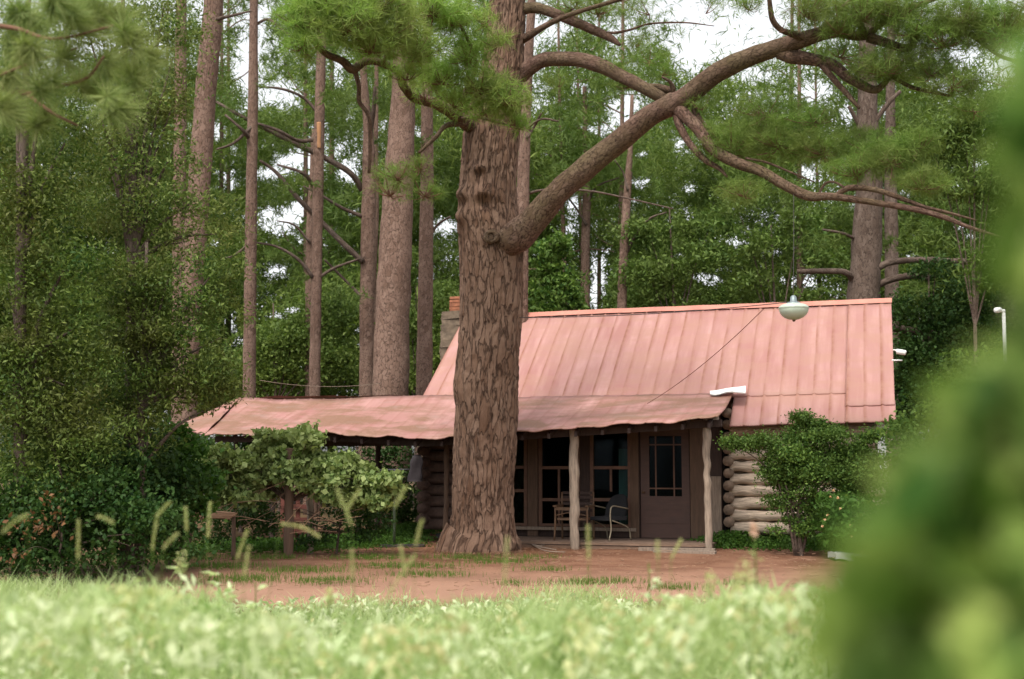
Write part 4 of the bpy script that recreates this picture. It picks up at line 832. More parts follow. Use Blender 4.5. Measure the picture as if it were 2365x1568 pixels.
leafy_tree('broad leafy tree whose lower boughs reach the shed roof', 330, 16.5, 560, [(280, 640, 100, 60), (390, 640, 80, 50), (300, 740, 110, 70), (420, 740, 70, 50), (490, 680, 50, 36), (510, 780, 50, 34), (300, 840, 110, 60), (430, 840, 90, 50), (520, 870, 50, 34), (330, 920, 100, 50), (440, 920, 70, 40), (250, 960, 90, 60), (350, 1000, 60, 40), (490, 940, 40, 20), (360, 690, 100, 60), (360, 790, 100, 60), (360, 880, 100, 50), (500, 620, 50, 50), (510, 720, 50, 40), (470, 850, 60, 50), (540, 900, 40, 24)],
           dens=340, leaf=.060, asp=.36, cr=.85, mat='leaf_oak', stem=24, holes=[(535, 745, 16, 28), (452, 800, 16, 22)], nb=6)
leafy_tree('dark bushy shrub with glossy leaves below the left roof corner', 300, 17.5, 1010, [(310, 1060, 80, 50), (250, 1130, 90, 60), (380, 1140, 80, 50), (300, 1220, 110, 50), (150, 1240, 100, 45), (40, 1240, 90, 40), (380, 1220, 60, 40), (300, 1080, 90, 60, -1), (200, 1150, 90, 60, -1), (330, 1170, 80, 50, -1), (230, 1060, 80, 50), (100, 1060, 90, 50, -.5)],
           dens=560, leaf=.07, mat='leaf_dark', stem=14, name='shrub', cat='shrub', holes=None)
leafy_tree('bright green leafy shrub under the left tip of the shed roof', 400, 18.3, 1010, [(400, 1030, 50, 30), (350, 1020, 44, 26), (440, 1050, 40, 26), (390, 1080, 60, 30), (460, 1090, 36, 26), (420, 1130, 50, 30), (350, 1110, 40, 30), (410, 995, 24, 12), (480, 1130, 30, 26), (440, 1170, 44, 24)],
           dens=420, leaf=.085, mat='leaf_cover', stem=8, name='shrub', cat='shrub', holes=None, asp=.6, cr=.9, droop=.3)
leafy_tree('dense dark thicket shrub at the meadow edge on the far left', 160, 15.2, 1120, [(60, 1180, 110, 60), (190, 1190, 90, 50), (320, 1200, 80, 46), (60, 1270, 110, 40), (200, 1270, 90, 40), (330, 1270, 80, 34), (-60, 1220, 90, 60), (430, 1270, 60, 30), (270, 1120, 70, 40)],
           dens=480, leaf=.06, mat='leaf_dark', stem=10, name='shrub', cat='shrub', holes=None)
leafy_tree('clump of dead brown leaves low in the dark left thicket', 120, 15.0, 1150, [(110, 1160, 40, 40, -.9), (80, 1220, 30, 26, -.9), (30, 1290, 50, 20, -.9)], dens=60, leaf=.055, mat='dead', stem=5, name='dead_shrub', cat='shrub', holes=None)

# near pine bough, top left
nb_ = thing('pine_tree', 'near out-of-focus pine bough of long grey-green needles at top left', 'tree', (-4.6, 8.5, 0))
mb = MB(); tube(mb, [(-4.6, 8.5, -.1, .14), (-4.5, 8.5, 3, .12), (-4.4, 8.5, 6.5, .08)], seg=12, sub=8, lump=.1); mb.build('trunk', M['bark'], nb_)
for pts in [[(-300, 120, 8.5, 34), (-40, 190, 8.5, 20), (60, 215, 8.4, 15), (130, 200, 8.3, 10), (200, 180, 8.3, 8), (240, 130, 8.2, 5)], [(60, 215, 8.4, 11), (120, 260, 8.3, 8), (180, 290, 8.3, 5)], [(-300, 60, 8.5, 28), (0, 60, 8.3, 12), (120, 90, 8.2, 8), (260, 60, 8.1, 5)], [(-40, 190, 8.4, 8), (60, 150, 8.3, 6), (180, 110, 8.2, 4)]]:
    mb = MB(); tube(mb, pxpath(pts), seg=8, sub=5, lump=.1); mb.build('branch', M['twig'], nb_)
tips = [(70, 40), (150, 30), (230, 50), (300, 90), (60, 120), (150, 120), (230, 150), (270, 30), (20, 180), (110, 200), (200, 210), (260, 240), (30, 20), (330, 140), (90, 280), (180, 60), (20, 90), (290, 190), (0, 260), (190, 10), (110, 0)]
TC = np.array([at(x, y, 8.2 + random.uniform(-.35, .35)) for x, y in tips]); ax = unit(len(TC)) * .6; ax[:, 0] += .5; ax[:, 2] += .2
TC2 = np.concatenate([TC + unit(len(TC)) * .06 for _ in range(3)]); ax2 = np.concatenate([ax] * 3)
soup('foliage', needles(TC2, ax2, 150, .25, .006, .8), 3, M['needle_near'], nb_)

# ================================================================== VINES, POSTS AND GARDEN PIECES AT LEFT OF THE PINE
def garden_post(label, px, yt, yb, wd, Y, mat='post', knots=0):
    P = pxpath([(px + random.uniform(-2, 2), y, Y, wd * random.uniform(.9, 1.1)) for y in np.linspace(yb, yt, 9)])
    P[0][2] = -.05; mb = MB(); tube(mb, P, seg=12, sub=4, lump=.14, lfreq=5); o = mb.build('wooden_post', M[mat], loc=(P[0][0], Y, 0)); tag(o, label, 'post', 'rough posts holding up the vine'); return o
garden_post('thickest rough post in the vine tangle, moss-tinted', 668, 1035, 1262, 22, 19.8, 'brown_board')
garden_post('pale leaning post standing right of the thickest vine post', 716, 1105, 1238, 15, 20.8)
garden_post('thin dark post standing left of the thickest vine post', 628, 1095, 1200, 12, 22.3, 'plank_dark')
VB = []
for (x, y) in [(680, 1005), (655, 1018), (705, 1022), (620, 1040), (740, 1050), (590, 1050), (560, 1065), (530, 1060), (500, 1055), (640, 1060), (690, 1050), (600, 1080), (550, 1095), (510, 1090), (475, 1075), (760, 1070), (790, 1085), (830, 1095), (860, 1110), (885, 1125), (730, 1090), (770, 1110), (820, 1125), (850, 1140), (680, 1085), (640, 1095), (580, 1115), (530, 1125), (900, 1140), (800, 1060), (470, 1110), (620, 1005), (720, 1005), (600, 1140), (560, 1150), (740, 1130), (780, 1145), (820, 1155), (870, 1160), (640, 1130), (700, 1115), (905, 1115), (500, 1140)]:
    VB.append((x + random.uniform(-8, 8), y + random.uniform(-6, 6), random.uniform(16, 34), random.uniform(9, 18), random.uniform(-.4, .3)))
leafy_tree('grey-green vine tangle draped over rough posts beside the shed', 668, 20.0, 1040, VB, dens=560, leaf=.088, mat='leaf_vine', stem=8, name='vine', cat='vine', holes=None, asp=.75, nb=9, cr=.9, droop=.4)
leafy_tree('brambly undergrowth at the foot of the vine posts', 780, 20.6, 1150, [(800, 1190, 60, 30), (860, 1200, 34, 26), (580, 1180, 50, 30), (760, 1220, 60, 22), (600, 1225, 50, 22), (820, 1235, 60, 16), (700, 1245, 60, 12), (520, 1200, 60, 22), (480, 1240, 60, 20)],
           dens=360, leaf=.06, mat='leaf_dark', stem=5, name='shrub', cat='shrub', holes=None)
# dry twigs hanging in the tangle
mb = MB()
for k in range(34):
    x, y = random.uniform(500, 760), random.uniform(1150, 1235); a = random.uniform(-.9, .2); l_ = random.uniform(40, 110); Yk = random.uniform(19.3, 20)
    tube(mb, pxpath([(x, y, Yk, 1.5), (x + l_ * .5 * math.cos(a), y + l_ * .5 * math.sin(a) - 4, Yk, 1.2), (x + l_ * math.cos(a), y + l_ * math.sin(a), Yk, 1)]), seg=4, sub=3, caps=False)
tag(mb.build('dry_brush', M['fence_rail']), 'dry bare twigs heaped against the vine posts', 'brush', kind='stuff'); 
r_ = thing('rustic_rail', 'low rail of weathered sticks lying left of the vine posts', 'rail', at(470, 1250, 19.4) * np.array([1, 1, 0]))
mb = MB()
for k in range(5): tube(mb, pxpath([(392 + k * 6, 1176 + k * 2, 19.4, 5), (450, 1184 + k * 3, 19.4, 5.5), (500, 1183 + k * 3, 19.4, 6), (548 - k * 4, 1186 + k * 3, 19.4, 4)]), seg=8, sub=4, lump=.3)
mb.build('rail', M['fence_rail'], r_)
for px in (438, 540):
    P = pxpath([(px, 1190, 19.45, 9), (px, 1220, 19.45, 9), (px, 1250, 19.45, 10)]); P[-1][2] = -.05; mb = MB(); tube(mb, P, seg=8, sub=4, lump=.2); mb.build('support', M['brown_board'], r_)
# red brown rack behind the posts
rk = thing('wooden_rack', 'red-brown slatted wooden rack half hidden behind the vine posts', 'rack', at(695, 1245, 21.6) * np.array([1, 1, 0]))
for px in (655, 690, 722):
    mb = MB(); a = at(px, 1100, 21.6); box(mb, a[0] - .035, a[0] + .035, 21.55, 21.62, 0, a[2]); mb.build('upright', M['redwood'], rk, smooth=False)
for py in (1112, 1140, 1170, 1200, 1226):
    mb = MB(); a = at(655, py, 21.6); b = at(722, py, 21.6); box(mb, a[0], b[0], 21.50, 21.548, a[2] - .04, a[2] + .04); mb.build('slat', M['redwood'], rk, smooth=False)
# black iron stand
p0 = at(911, 1200, 22.2); stn = thing('iron_stand', 'thin black iron stand with a crossbar left of the big trunk', 'stand', (p0[0], 22.2, 0))
mb = MB(); zt2 = at(911, 1085, 22.2)[2]; tube(mb, [(p0[0], 22.2, 0, .028), (p0[0], 22.2, .6, .026), (p0[0], 22.2, zt2, .024)], seg=10, sub=2); mb.build('pole', M['iron'], stn)
mb = MB(); a, b = at(878, 1086, 22.2), at(955, 1084, 22.2); tube(mb, [(*a, .018), (*b, .018)], seg=8, sub=3); mb.build('crossbar', M['iron'], stn)
mb = MB(); box(mb, p0[0] - .25, p0[0] + .55, 22.05, 22.35, 0.0, .04); mb.build('base_plate', M['iron'], stn, smooth=False)
# dark coat
mb = MB(); V = []; rows = 14; Yc = 22.0
for j in range(rows + 1):
    v = j / rows; cx = 964 - 6 * v; hw = 7 + 9 * min(1, v * 3) + 2 * math.sin(v * 9); y = 1050 + 62 * v
    for i in range(13):
        a = i / 12 * 2 * math.pi; c = at(cx + hw * math.cos(a), y, Yc); V.append((c[0], Yc + .09 * math.sin(a) * (1 + .3 * math.sin(3 * a + v * 5)), c[2]))
f = [(j * 13 + i, j * 13 + (i + 1) % 13, (j + 1) * 13 + (i + 1) % 13, (j + 1) * 13 + i) for j in range(rows) for i in range(13)] + [tuple(range(13)), tuple(rows * 13 + i for i in range(12, -1, -1))]
mb.add(V, f); c = at(964, 1050, Yc); o = mb.build('hanging_coat', M['cloth_dark'], loc=c); tag(o, 'dark coat hanging at the left corner of the cabin', 'coat')

# ================================================================== CHAIRS ON THE PORCH
def world_tube(mb, pts, r, seg=8): tube(mb, [(*p, r) for p in pts], seg=seg, sub=4)
c0 = toworld(*[loc(1327, 1240, -.95)[0], -.95, Z_DECK]); ch = thing('armchair', 'golden-brown wooden armchair behind the front porch post', 'chair', c0, YAW, 'porch chairs')
W, H = .30, .60
for sx in (-W, W):
    for yy in (-.24, .24):
        mb = MB(); tube(mb, [(sx * (1.05 if yy < 0 else 1), yy * 1.08, 0, .016), (sx, yy, .3, .02), (sx, yy, H if yy < 0 else .86, .018)], seg=8, sub=4); mb.build('leg', M['chair_wood'], ch, local=True)
    mb = MB(); bevbox(mb, sx - .035, sx + .035, -.28, .26, H, H + .03, .003); mb.build('armrest', M['chair_wood'], ch, local=True, smooth=False)
mb = MB(); box(mb, -W, W, -.25, -.22, H - .06, H - .005); tube(mb, [(-W, -.235, H - .16, .012), (0, -.235, H - .10, .012), (W, -.235, H - .16, .012)], seg=8, sub=5); mb.build('front_rail', M['chair_wood'], ch, local=True, smooth=False)
mb = MB(); bevbox(mb, -W + .03, W - .03, -.22, .22, .36, .40, .003); mb.build('seat', M['chair_wood'], ch, local=True, smooth=False)
mb = MB()
for z in (.5, .62, .74, .82): box(mb, -W + .02, W - .02, .235, .255, z, z + .05)
mb.build('backrest', M['plank_dark'], ch, local=True, smooth=False)
c0 = toworld(*[loc(1405, 1240, -.75)[0], -.75, Z_DECK]); ch = thing('patio_chair', 'black-backed patio chair with bent cream metal legs near the door', 'chair', c0, YAW - .5, 'porch chairs')
for sx in (-.28, .28):
    mb = MB(); tube(mb, [(sx, -.30, 0, .012), (sx, -.24, .2, .013), (sx, -.26, .42, .013), (sx, -.24, .58, .013), (sx, -.16, .62, .013), (sx, .0, .60, .013), (sx, .24, .56, .012)], seg=8, sub=5); mb.build('leg', M['chair_cream'], ch, local=True)
    mb = MB(); tube(mb, [(sx, .30, 0, .012), (sx, .22, .22, .012), (sx, -.2, .36, .012)], seg=8, sub=4); mb.build('leg', M['chair_cream'], ch, local=True)
mb = MB(); V = []
for j in range(9):
    v = j / 8
    for i in range(11):
        u = i / 10 * 2 - 1; hw = .25 * (1 - .25 * max(0, v - .6) / .4 * abs(u)); V.append((u * hw, .22 + .12 * v - .05 * u * u, .40 + .42 * v - .07 * u * u * v))
f = [(j * 11 + i, j * 11 + i + 1, (j + 1) * 11 + i + 1, (j + 1) * 11 + i) for j in range(8) for i in range(10)]; k = len(V)
mb.add(V + [(a, b + .035, c) for a, b, c in V], f + [tuple(x + k for x in reversed(q)) for q in f]); mb.build('backrest', M['chair_black'], ch, local=True)
mb = MB(); bevbox(mb, -.25, .25, -.22, .24, .36, .42, .01); mb.build('seat', M['chair_black'], ch, local=True, smooth=False)

# ================================================================== LAMP, CABLES, CAMERAS
LY = 17.6; lc = at(1833, 713, LY); lamp = thing('hanging_lamp', 'pale milky bowl lamp hanging in front of the roof ridge', 'lamp', lc)
def lathe(mb, c, prof, seg=32):
    V = [(c[0] + r * math.cos(2 * math.pi * i / seg), c[1] + r * math.sin(2 * math.pi * i / seg), c[2] + z) for r, z in prof for i in range(seg)]
    f = [(j * seg + i, j * seg + (i + 1) % seg, (j + 1) * seg + (i + 1) % seg, (j + 1) * seg + i) for j in range(len(prof) - 1) for i in range(seg)] + [tuple(range(seg - 1, -1, -1)), tuple((len(prof) - 1) * seg + i for i in range(seg))]
    mb.add(V, f)
R0 = 34 / F * LY
mb = MB(); lathe(mb, lc, [(R0 * math.cos(a), .165 * math.sin(a)) for a in np.linspace(-1.45, -.02, 14)] + [(R0 * 1.03, .005), (R0 * 1.03, .02)] + [(R0 * math.cos(a), .02 + .065 * math.sin(a)) for a in np.linspace(.05, 1.0, 6)]); mb.build('lamp_shade', M['lampglass'], lamp)
mb = MB(); lathe(mb, lc + np.array([0, 0, .07]), [(R0 * .55, -.01), (R0 * .45, .02), (.05, .035), (.045, .10), (.03, .12), (.012, .13)]); mb.build('lamp_cap', M['lampmetal'], lamp)
mb = MB(); lathe(mb, lc + np.array([0, 0, -.17]), [(.01, -.02), (.022, -.012), (.022, .004), (.01, .01)]); mb.build('finial', M['chair_wood'], lamp)
mb = MB(); k = LIMBS['L2'][0]; top = at(1833, 440, 18.0); tube(mb, [(*(lc + np.array([0, 0, .19])), .005), (*((lc + top) / 2), .005), (*top, .005)], seg=6, sub=4)
mb.build('lamp_cord', M['cable'], lamp)
a = at(1200, 733, 20.6); b = lc + np.array([-.05, 0, .10]); P = [(*(a + (b - a) * u - np.array([0, 0, .06 * 4 * u * (1 - u)])), .007) for u in np.linspace(0, 1, 9)]
mb = MB(); tube(mb, P, seg=6, sub=4); o = mb.build('cable', M['cable'], loc=a); tag(o, 'slack cable from the big trunk to the hanging lamp', 'cable')
a = at(1765, 712, 17.9); b = toworld(*cpt(1495, 932, -.6)); P = [(*(a + (b - a) * u - np.array([0, 0, .10 * 4 * u * (1 - u)])), .006) for u in np.linspace(0, 1, 9)]
mb = MB(); tube(mb, P, seg=6, sub=4); o = mb.build('wire', M['redwood'], loc=a); tag(o, 'thin wire slanting from the lamp cable down to the porch roof', 'wire')
a, b = at(600, 878, 25), at(880, 885, 26); P = [(*(a + (b - a) * u - np.array([0, 0, .1 * 4 * u * (1 - u)])), .006) for u in np.linspace(0, 1, 9)]
mb = MB(); tube(mb, P, seg=6, sub=4); o = mb.build('wire', M['grey_wood'], loc=a); tag(o, 'pale thin wire sagging above the shed roof between two pines', 'wire')
# cctv on pole
PY = 21.0; pb = at(2330, 1070, PY); cp = thing('security_camera', 'white camera on top of a slim white pole at right', 'camera', (pb[0], PY, 0))
tp_ = at(2318, 722, PY); mb = MB(); tube(mb, [(pb[0] + .02, PY, -.05, .032), (pb[0], PY, 1.5, .032), (*tp_, .030)], seg=12, sub=4); mb.build('pole', M['white'], cp)
mb = MB(); c = at(2306, 717, PY); tube(mb, [(c[0] - .10, PY - .14, c[2] - .01, .030), (c[0] - .09, PY - .13, c[2] - .01, .048), (c[0] + .02, PY, c[2] + .01, .048), (c[0] + .05, PY + .02, c[2] + .015, .03)], seg=16, sub=2); hd = mb.build('camera_body', M['white'], cp)
mb = MB(); tube(mb, [(c[0] - .108, PY - .15, c[2] - .012, .036), (c[0] - .099, PY - .139, c[2] - .012, .036)], seg=16, sub=1); mb.build('lens', M['iron'], hd)
mb = MB(); tube(mb, [(c[0] + .04, PY, c[2] + .01, .02), (*(tp_ + np.array([0, 0, .02])), .034), (*(tp_ + np.array([0, 0, .06])), .02)], seg=10, sub=3); mb.build('bracket', M['white'], cp)
c = toworld(s_right + .02, .55, 0); c[2] = at(2080, 812, c[1])[2]; c2 = thing('security_camera', 'small white camera fixed to the right edge of the roof gable', 'camera', c)
mb = MB(); tube(mb, [(c[0] - .02, c[1], c[2] + .03, .014), (c[0] + .06, c[1] - .01, c[2] + .02, .014), (c[0] + .08, c[1] - .02, c[2], .014)], seg=8, sub=3); mb.build('bracket', M['white'], c2)
mb = MB(); tube(mb, [(c[0] + .03, c[1] - .02, c[2] + .0, .035), (c[0] + .05, c[1] - .03, c[2] + .0, .048), (c[0] + .17, c[1] - .09, c[2] - .03, .046), (c[0] + .18, c[1] - .095, c[2] - .033, .03)], seg=14, sub=2); hd = mb.build('camera_body', M['white'], c2)
mb = MB(); tube(mb, [(c[0] + .181, c[1] - .096, c[2] - .034, .032), (c[0] + .187, c[1] - .099, c[2] - .036, .032)], seg=14, sub=1); mb.build('lens', M['iron'], hd)
mb = MB(); z1 = at(2075, 832, c[1])[2]; tube(mb, [(c[0] - .05, c[1], z1, .014), (c[0] + .14, c[1], z1, .014)], seg=8, sub=2); mb.build('hook_bar', M['white'], c2)

# ================================================================== SHRUBS IN FRONT OF THE LOG WALL
leafy_tree('rounded green bush with visible stems in front of the log wall', 1845, 20.3, 1080, [(1860, 1000, 80, 22), (1790, 1015, 70, 22), (1930, 1015, 70, 24), (1730, 1022, 50, 13), (1690, 1024, 26, 9), (1870, 1050, 100, 26), (1970, 1060, 60, 28), (1800, 1055, 50, 20), (1880, 1095, 90, 24), (1960, 1110, 60, 24), (2010, 1050, 30, 22), (1880, 978, 30, 10), (1810, 1120, 40, 24), (1830, 1160, 44, 22), (1900, 1150, 70, 26), (1975, 1160, 40, 24), (1880, 1195, 60, 22), (1790, 1090, 34, 18), (1850, 965, 16, 6), (1850, 1205, 40, 18), (1930, 1080, 80, 40), (1840, 1080, 60, 40), (2000, 1110, 44, 34), (1960, 1180, 60, 30), (1850, 1225, 60, 14), (2010, 1010, 36, 20)],
           dens=1750, leaf=.043, mat='leaf_bush', stem=10, name='bush', cat='bush', holes=None, nb=6, cr=.9)
mb = MB(); hb = bpy.data.objects['bush'] 
for px, tx, ty in ((1836, 1790, 1090), (1844, 1850, 1080), (1850, 1920, 1090), (1840, 1815, 1120)):
    P = pxpath([(px, 1240, 20.3, 8), (px + (tx - px) * .35, 1190, 20.3, 6), (tx, ty, 20.2, 3)]); P[0][2] = -.03; tube(mb, P, seg=8, sub=4, lump=.15)
mb.build('stems', M['bark_dark'], hb)
lt = leafy_tree('broad-leaved shrub with peach blossoms at the foot of the bush', 1960, 19.7, 1150, [(1960, 1180, 44, 30), (1990, 1215, 44, 26), (1930, 1215, 44, 24), (2000, 1245, 34, 14), (1950, 1240, 40, 14), (1925, 1165, 20, 18)], dens=520, leaf=.095, mat='leaf_cover', stem=5, name='flowering_shrub', cat='shrub', holes=None, asp=.45, droop=.5)
FC = np.array([at(x, y, 19.35) for x, y in ((1925, 1133), (1918, 1148), (1935, 1150), (1940, 1175), (1905, 1200), (1912, 1190), (1965, 1215), (1968, 1238), (1990, 1275), (1900, 1215), (2010, 1220))])
for c in FC: P = c + unit(9) * .014; o = soup('blossom', leaves(P, .032, .9), 4, M['peach'], lt)
def cover(label, areas, mat, leaf, per, h, name='ground_cover'):
    C = []
    for (px, py, rx, rd) in areas:
        c = ground(px, py); n = int(per * rx * rd); u = RNG.normal(size=(n, 2)) * .45
        C.append(np.stack([c[0] + u[:, 0] * rx, c[1] + u[:, 1] * rd, RNG.random(n) ** 1.3 * h * np.exp(-(u ** 2).sum(1) * 1.2)], 1))
    P = np.concatenate(C); o = soup(name, leaves(P, leaf, .6), 4, M[mat]); tag(o, label, 'plants', kind='stuff'); del o['category']; return o
cover('low leafy ground cover along the foot of the log wall', [(1690, 1262, .9, .7), (1780, 1258, 1.2, .7), (1870, 1262, 1.2, .7), (1720, 1250, .7, .6), (1940, 1268, 1.0, .6)], 'leaf_cover', .055, 5200, .30)
cover('low green herbs at the edge of the dirt under the vine', [(820, 1258, 1.3, .8), (740, 1262, 1.2, .7), (640, 1270, 1.2, .7), (560, 1268, 1.3, .8), (900, 1248, .9, .8), (950, 1228, .7, 1.6)], 'leaf_cover', .05, 4200, .22)
def tufts(label, areas, per, h, mat, name, wdt=.006, bend=.4):
    R = []
    for (px, py, rx, rd) in areas:
        c = ground(px, py); n = int(per * rx * rd); u = RNG.normal(size=(n, 2)) * .45; R.append(np.stack([c[0] + u[:, 0] * rx, c[1] + u[:, 1] * rd, np.zeros(n)], 1))
    B = np.concatenate(R); return blades(B, h, mat, name, wdt, bend, label)
def blades(B, h, mat, name, wdt, bend, label, kind='stuff', parent=None):
    n = len(B); hh = h * RNG.uniform(.5, 1.25, n) if np.isscalar(h) else h * RNG.uniform(.5, 1.25, n)
    a = RNG.uniform(0, 2 * math.pi, n); d = np.stack([np.cos(a), np.sin(a), np.zeros(n)], 1); b = hh * bend * RNG.uniform(.2, 1.3, n)
    a2 = RNG.uniform(0, 2 * math.pi, n); wv = np.stack([np.cos(a2), np.sin(a2), np.zeros(n)], 1) * (wdt / 2)
    up = np.array([0, 0, 1.0]); p1 = B + up * (hh * .55)[:, None] + d * (b * .3)[:, None]; p2 = B + up * hh[:, None] * .95 + d * b[:, None]
    q1 = np.stack([B - wv, B + wv, p1 + wv * .9, p1 - wv * .9], 1); q2 = np.stack([p1 - wv * .9, p1 + wv * .9, p2 + wv * .12, p2 - wv * .12], 1)
    V = np.concatenate([q1, q2]).reshape(-1, 3); o = soup(name, V, 4, M[mat]); tag(o, label, 'grass', kind=kind); del o['category']; return o
tufts('sparse short grass tufts scattered over the dirt yard', [(850, 1290, .8, .5), (930, 1310, 1.0, .5), (1060, 1290, .7, .4), (1150, 1300, .7, .4), (1215, 1290, .6, .3), (1260, 1318, .5, .25), (700, 1320, .8, .5), (620, 1290, .6, .4), (990, 1330, .7, .4), (760, 1345, .6, .5), (560, 1340, .8, .6), (1180, 1350, .3, .3), (1700, 1350, .3, .3), (1400, 1345, .6, .3), (1330, 1350, .6, .3), (1550, 1360, .5, .3), (2000, 1290, .5, .4), (500, 1310, .8, .6), (400, 1290, 1, .6)], 1500, .085, 'grass_green', 'grass_tufts')

# loose bits on the dirt
fb = ground(1250, 1262); mb = MB()
for pts in [[(1218, 1254, 5), (1250, 1264, 5), (1285, 1270, 3)], [(1240, 1262, 4), (1262, 1258, 3), (1290, 1256, 2)], [(1230, 1258, 3), (1260, 1272, 3), (1305, 1275, 2)]]:
    P = np.array([(*ground(x, y, .04), w_ / 2 / F * 20) for x, y, w_ in pts]); tube(mb, P, seg=7, sub=4, lump=.3)
tag(mb.build('fallen_branch', M['grey_wood'], loc=(fb[0], fb[1], 0)), 'small grey fallen branch on the dirt beside the big trunk', 'branch')
pb_ = ground(1398, 1262); mb = MB(); bevbox(mb, pb_[0] - .22, pb_[0] + .22, pb_[1] - .12, pb_[1] + .1, -.01, .045, .012); tag(mb.build('paving_stone', M['pale_stone'], loc=(pb_[0], pb_[1], 0), smooth=False), 'flat pale stone lying in front of the porch deck', 'stone')
pb_ = ground(1965, 1290); mb = MB(); V = []
for i in range(10):
    for j in range(5): V.append((pb_[0] - .30 + .6 * i / 9, pb_[1] - .25 + .5 * j / 4, .10 - .05 * i / 9 + .015 * math.sin(i * 1.3 + j)))
f = [(i * 5 + j, (i + 1) * 5 + j, (i + 1) * 5 + j + 1, i * 5 + j + 1) for i in range(9) for j in range(4)]; k = len(V)
rim = [i * 5 for i in range(10)] + [45 + j for j in range(1, 5)] + [i * 5 + 4 for i in range(8, -1, -1)] + [j for j in range(3, 0, -1)]
mb.add(V + [(a, b, c - .09) for a, b, c in V], f + [tuple(x + k for x in reversed(q)) for q in f] + [(rim[(q + 1) % len(rim)], rim[q], rim[q] + k, rim[(q + 1) % len(rim)] + k) for q in range(len(rim))])
tag(mb.build('stone_slab', M['pale_stone'], loc=(pb_[0], pb_[1], 0), smooth=False), 'pale grey slab lying on the dirt at right by the shrub', 'slab')
mb = MB(); rng2 = random.Random(3)
for k in range(1100):
    x, y = rng2.uniform(-5, 6.5), rng2.uniform(14, 21.5); a = rng2.uniform(0, 3.14); l_ = rng2.uniform(.03, .14); r = rng2.uniform(.002, .006)
    tube(mb, [(x, y, .03, r), (x + l_ * math.cos(a), y + l_ * math.sin(a), .035, r)], seg=4, sub=1, caps=False)
o = mb.build('ground_litter', M['fence_rail']); tag(o, 'small twigs and chips littering the dirt yard', 'litter', kind='stuff'); del o['category']

n = 5200; a = RNG.uniform(0, 2 * math.pi, n); rr = .62 + np.abs(RNG.normal(size=n)) * .75; SC = np.stack([base[0] + np.cos(a) * rr * 1.15, HY + np.sin(a) * rr, RNG.uniform(.005, .05, n)], 1)
D_ = unit(n); D_[:, 2] *= .12; l_ = RNG.uniform(.07, .17, n)[:, None]; W_ = np.cross(D_, [0, 0, 1]) * .0035
o = soup('pine_straw', np.stack([SC - W_, SC + W_, SC + D_ * l_ + W_ * .5, SC + D_ * l_ - W_ * .5], 1).reshape(-1, 3), 4, M['straw_brown']); tag(o, 'red-brown pine straw drifted round the foot of the big trunk', 'pine straw', kind='stuff'); del o['category']
# ================================================================== MEADOW
def meadow():
    n = 95000; Y = 2.6 + (RNG.random(n) ** .8) * 12.6; X = RNG.uniform(-.5, .5, n) * (Y * 1.05 + 1.5)
    lim = 12.6 + 1.1 * np.sin(X * .9 + 1) + .7 * np.sin(X * 2.7) + np.where(X < -2.2, (-2.2 - X) * .9, 0); lim += RNG.normal(size=n) * 1.1
    k = Y < lim; X, Y = X[k], Y[k]
    h = .40 - .016 * Y + .09 * np.sin(X * 2.1 + Y * .7) * np.sin(Y * 1.3 - X); h = np.clip(h, .10, .5) * np.clip((lim[k] - Y) / 2.0, .45, 1)
    B = np.stack([X, Y, np.full(len(X), -.02)], 1); blades(B, h, 'grass', 'meadow_grass', .0085, .8, 'bright pale-green meadow grass across the whole foreground')
    n = 15000; Y = 2.3 + RNG.random(n) * 10.2; X = RNG.uniform(-.5, .5, n) * (Y * 1.0 + 1.2)
    Z = (.40 - .02 * Y) * RNG.random(n) ** .45 + .03 * np.sin(X * 3) * np.cos(Y * 2)
    o = soup('meadow_weeds', leaves(np.stack([X, Y, Z], 1), .085, .38), 4, M['weed']); tag(o, 'pale leafy weeds mixed through the meadow grass', 'weeds', kind='stuff'); del o['category']
    n = 2600; Y = 3 + RNG.random(n) * 8.5; X = RNG.uniform(-.5, .5, n) * (Y + 1.2); Z = (.46 - .02 * Y) * RNG.uniform(.75, 1.15, n)
    k = (X > 0.2) | (RNG.random(n) < .35)
    o = soup('meadow_seed_heads', leaves(np.stack([X, Y, Z], 1)[k], .05, .5), 4, M['straw']); tag(o, 'straw-coloured seed heads over the meadow', 'seed heads', kind='stuff'); del o['category']
meadow()
TX = [-200, 0, 120, 260, 400, 520, 600, 900, 1150, 1300, 1500, 1620, 1700, 1760, 1850, 1950, 2200]; TY = [1310, 1330, 1350, 1305, 1315, 1325, 1400, 1405, 1378, 1365, 1352, 1365, 1315, 1330, 1335, 1330, 1340]
def tall(n, mat, leaf, asp, name, label, y0, y1, clus, offs, up=-.2):
    cx_ = np.array([(random.uniform(-150, 2150), random.uniform(y0, y1)) for _ in range(clus)]); k = RNG.integers(0, clus, n)
    pxx = cx_[k, 0] + RNG.normal(size=n) * 20 * 5 / cx_[k, 1]; Yq = cx_[k, 1] + RNG.normal(size=n) * .08
    topc = np.interp(cx_[k, 0], TX, TY) + offs + (np.sin(k * 12.9) * 43758.5 % 1) * 120; pyy = topc + np.abs(RNG.normal(size=n)) * 75
    C = np.array([at(a, b, y) for a, b, y in zip(pxx, pyy, Yq)]); C = C[C[:, 2] > 0]
    o = soup(name, leaves(C, leaf, asp, up), 4, M[mat]); tag(o, label, 'weeds', kind='stuff'); del o['category']
tall(12000, 'grass', .17, .06, 'tall_grass_tops', 'soft uneven tops of the taller grass overlapping the dirt yard', 4.2, 10.5, 620, 22, -1.1)
tall(3200, 'weed', .07, .4, 'tall_weed_tops', 'pale uneven weed tops rising along the meadow edge', 3.8, 8, 170, 16)
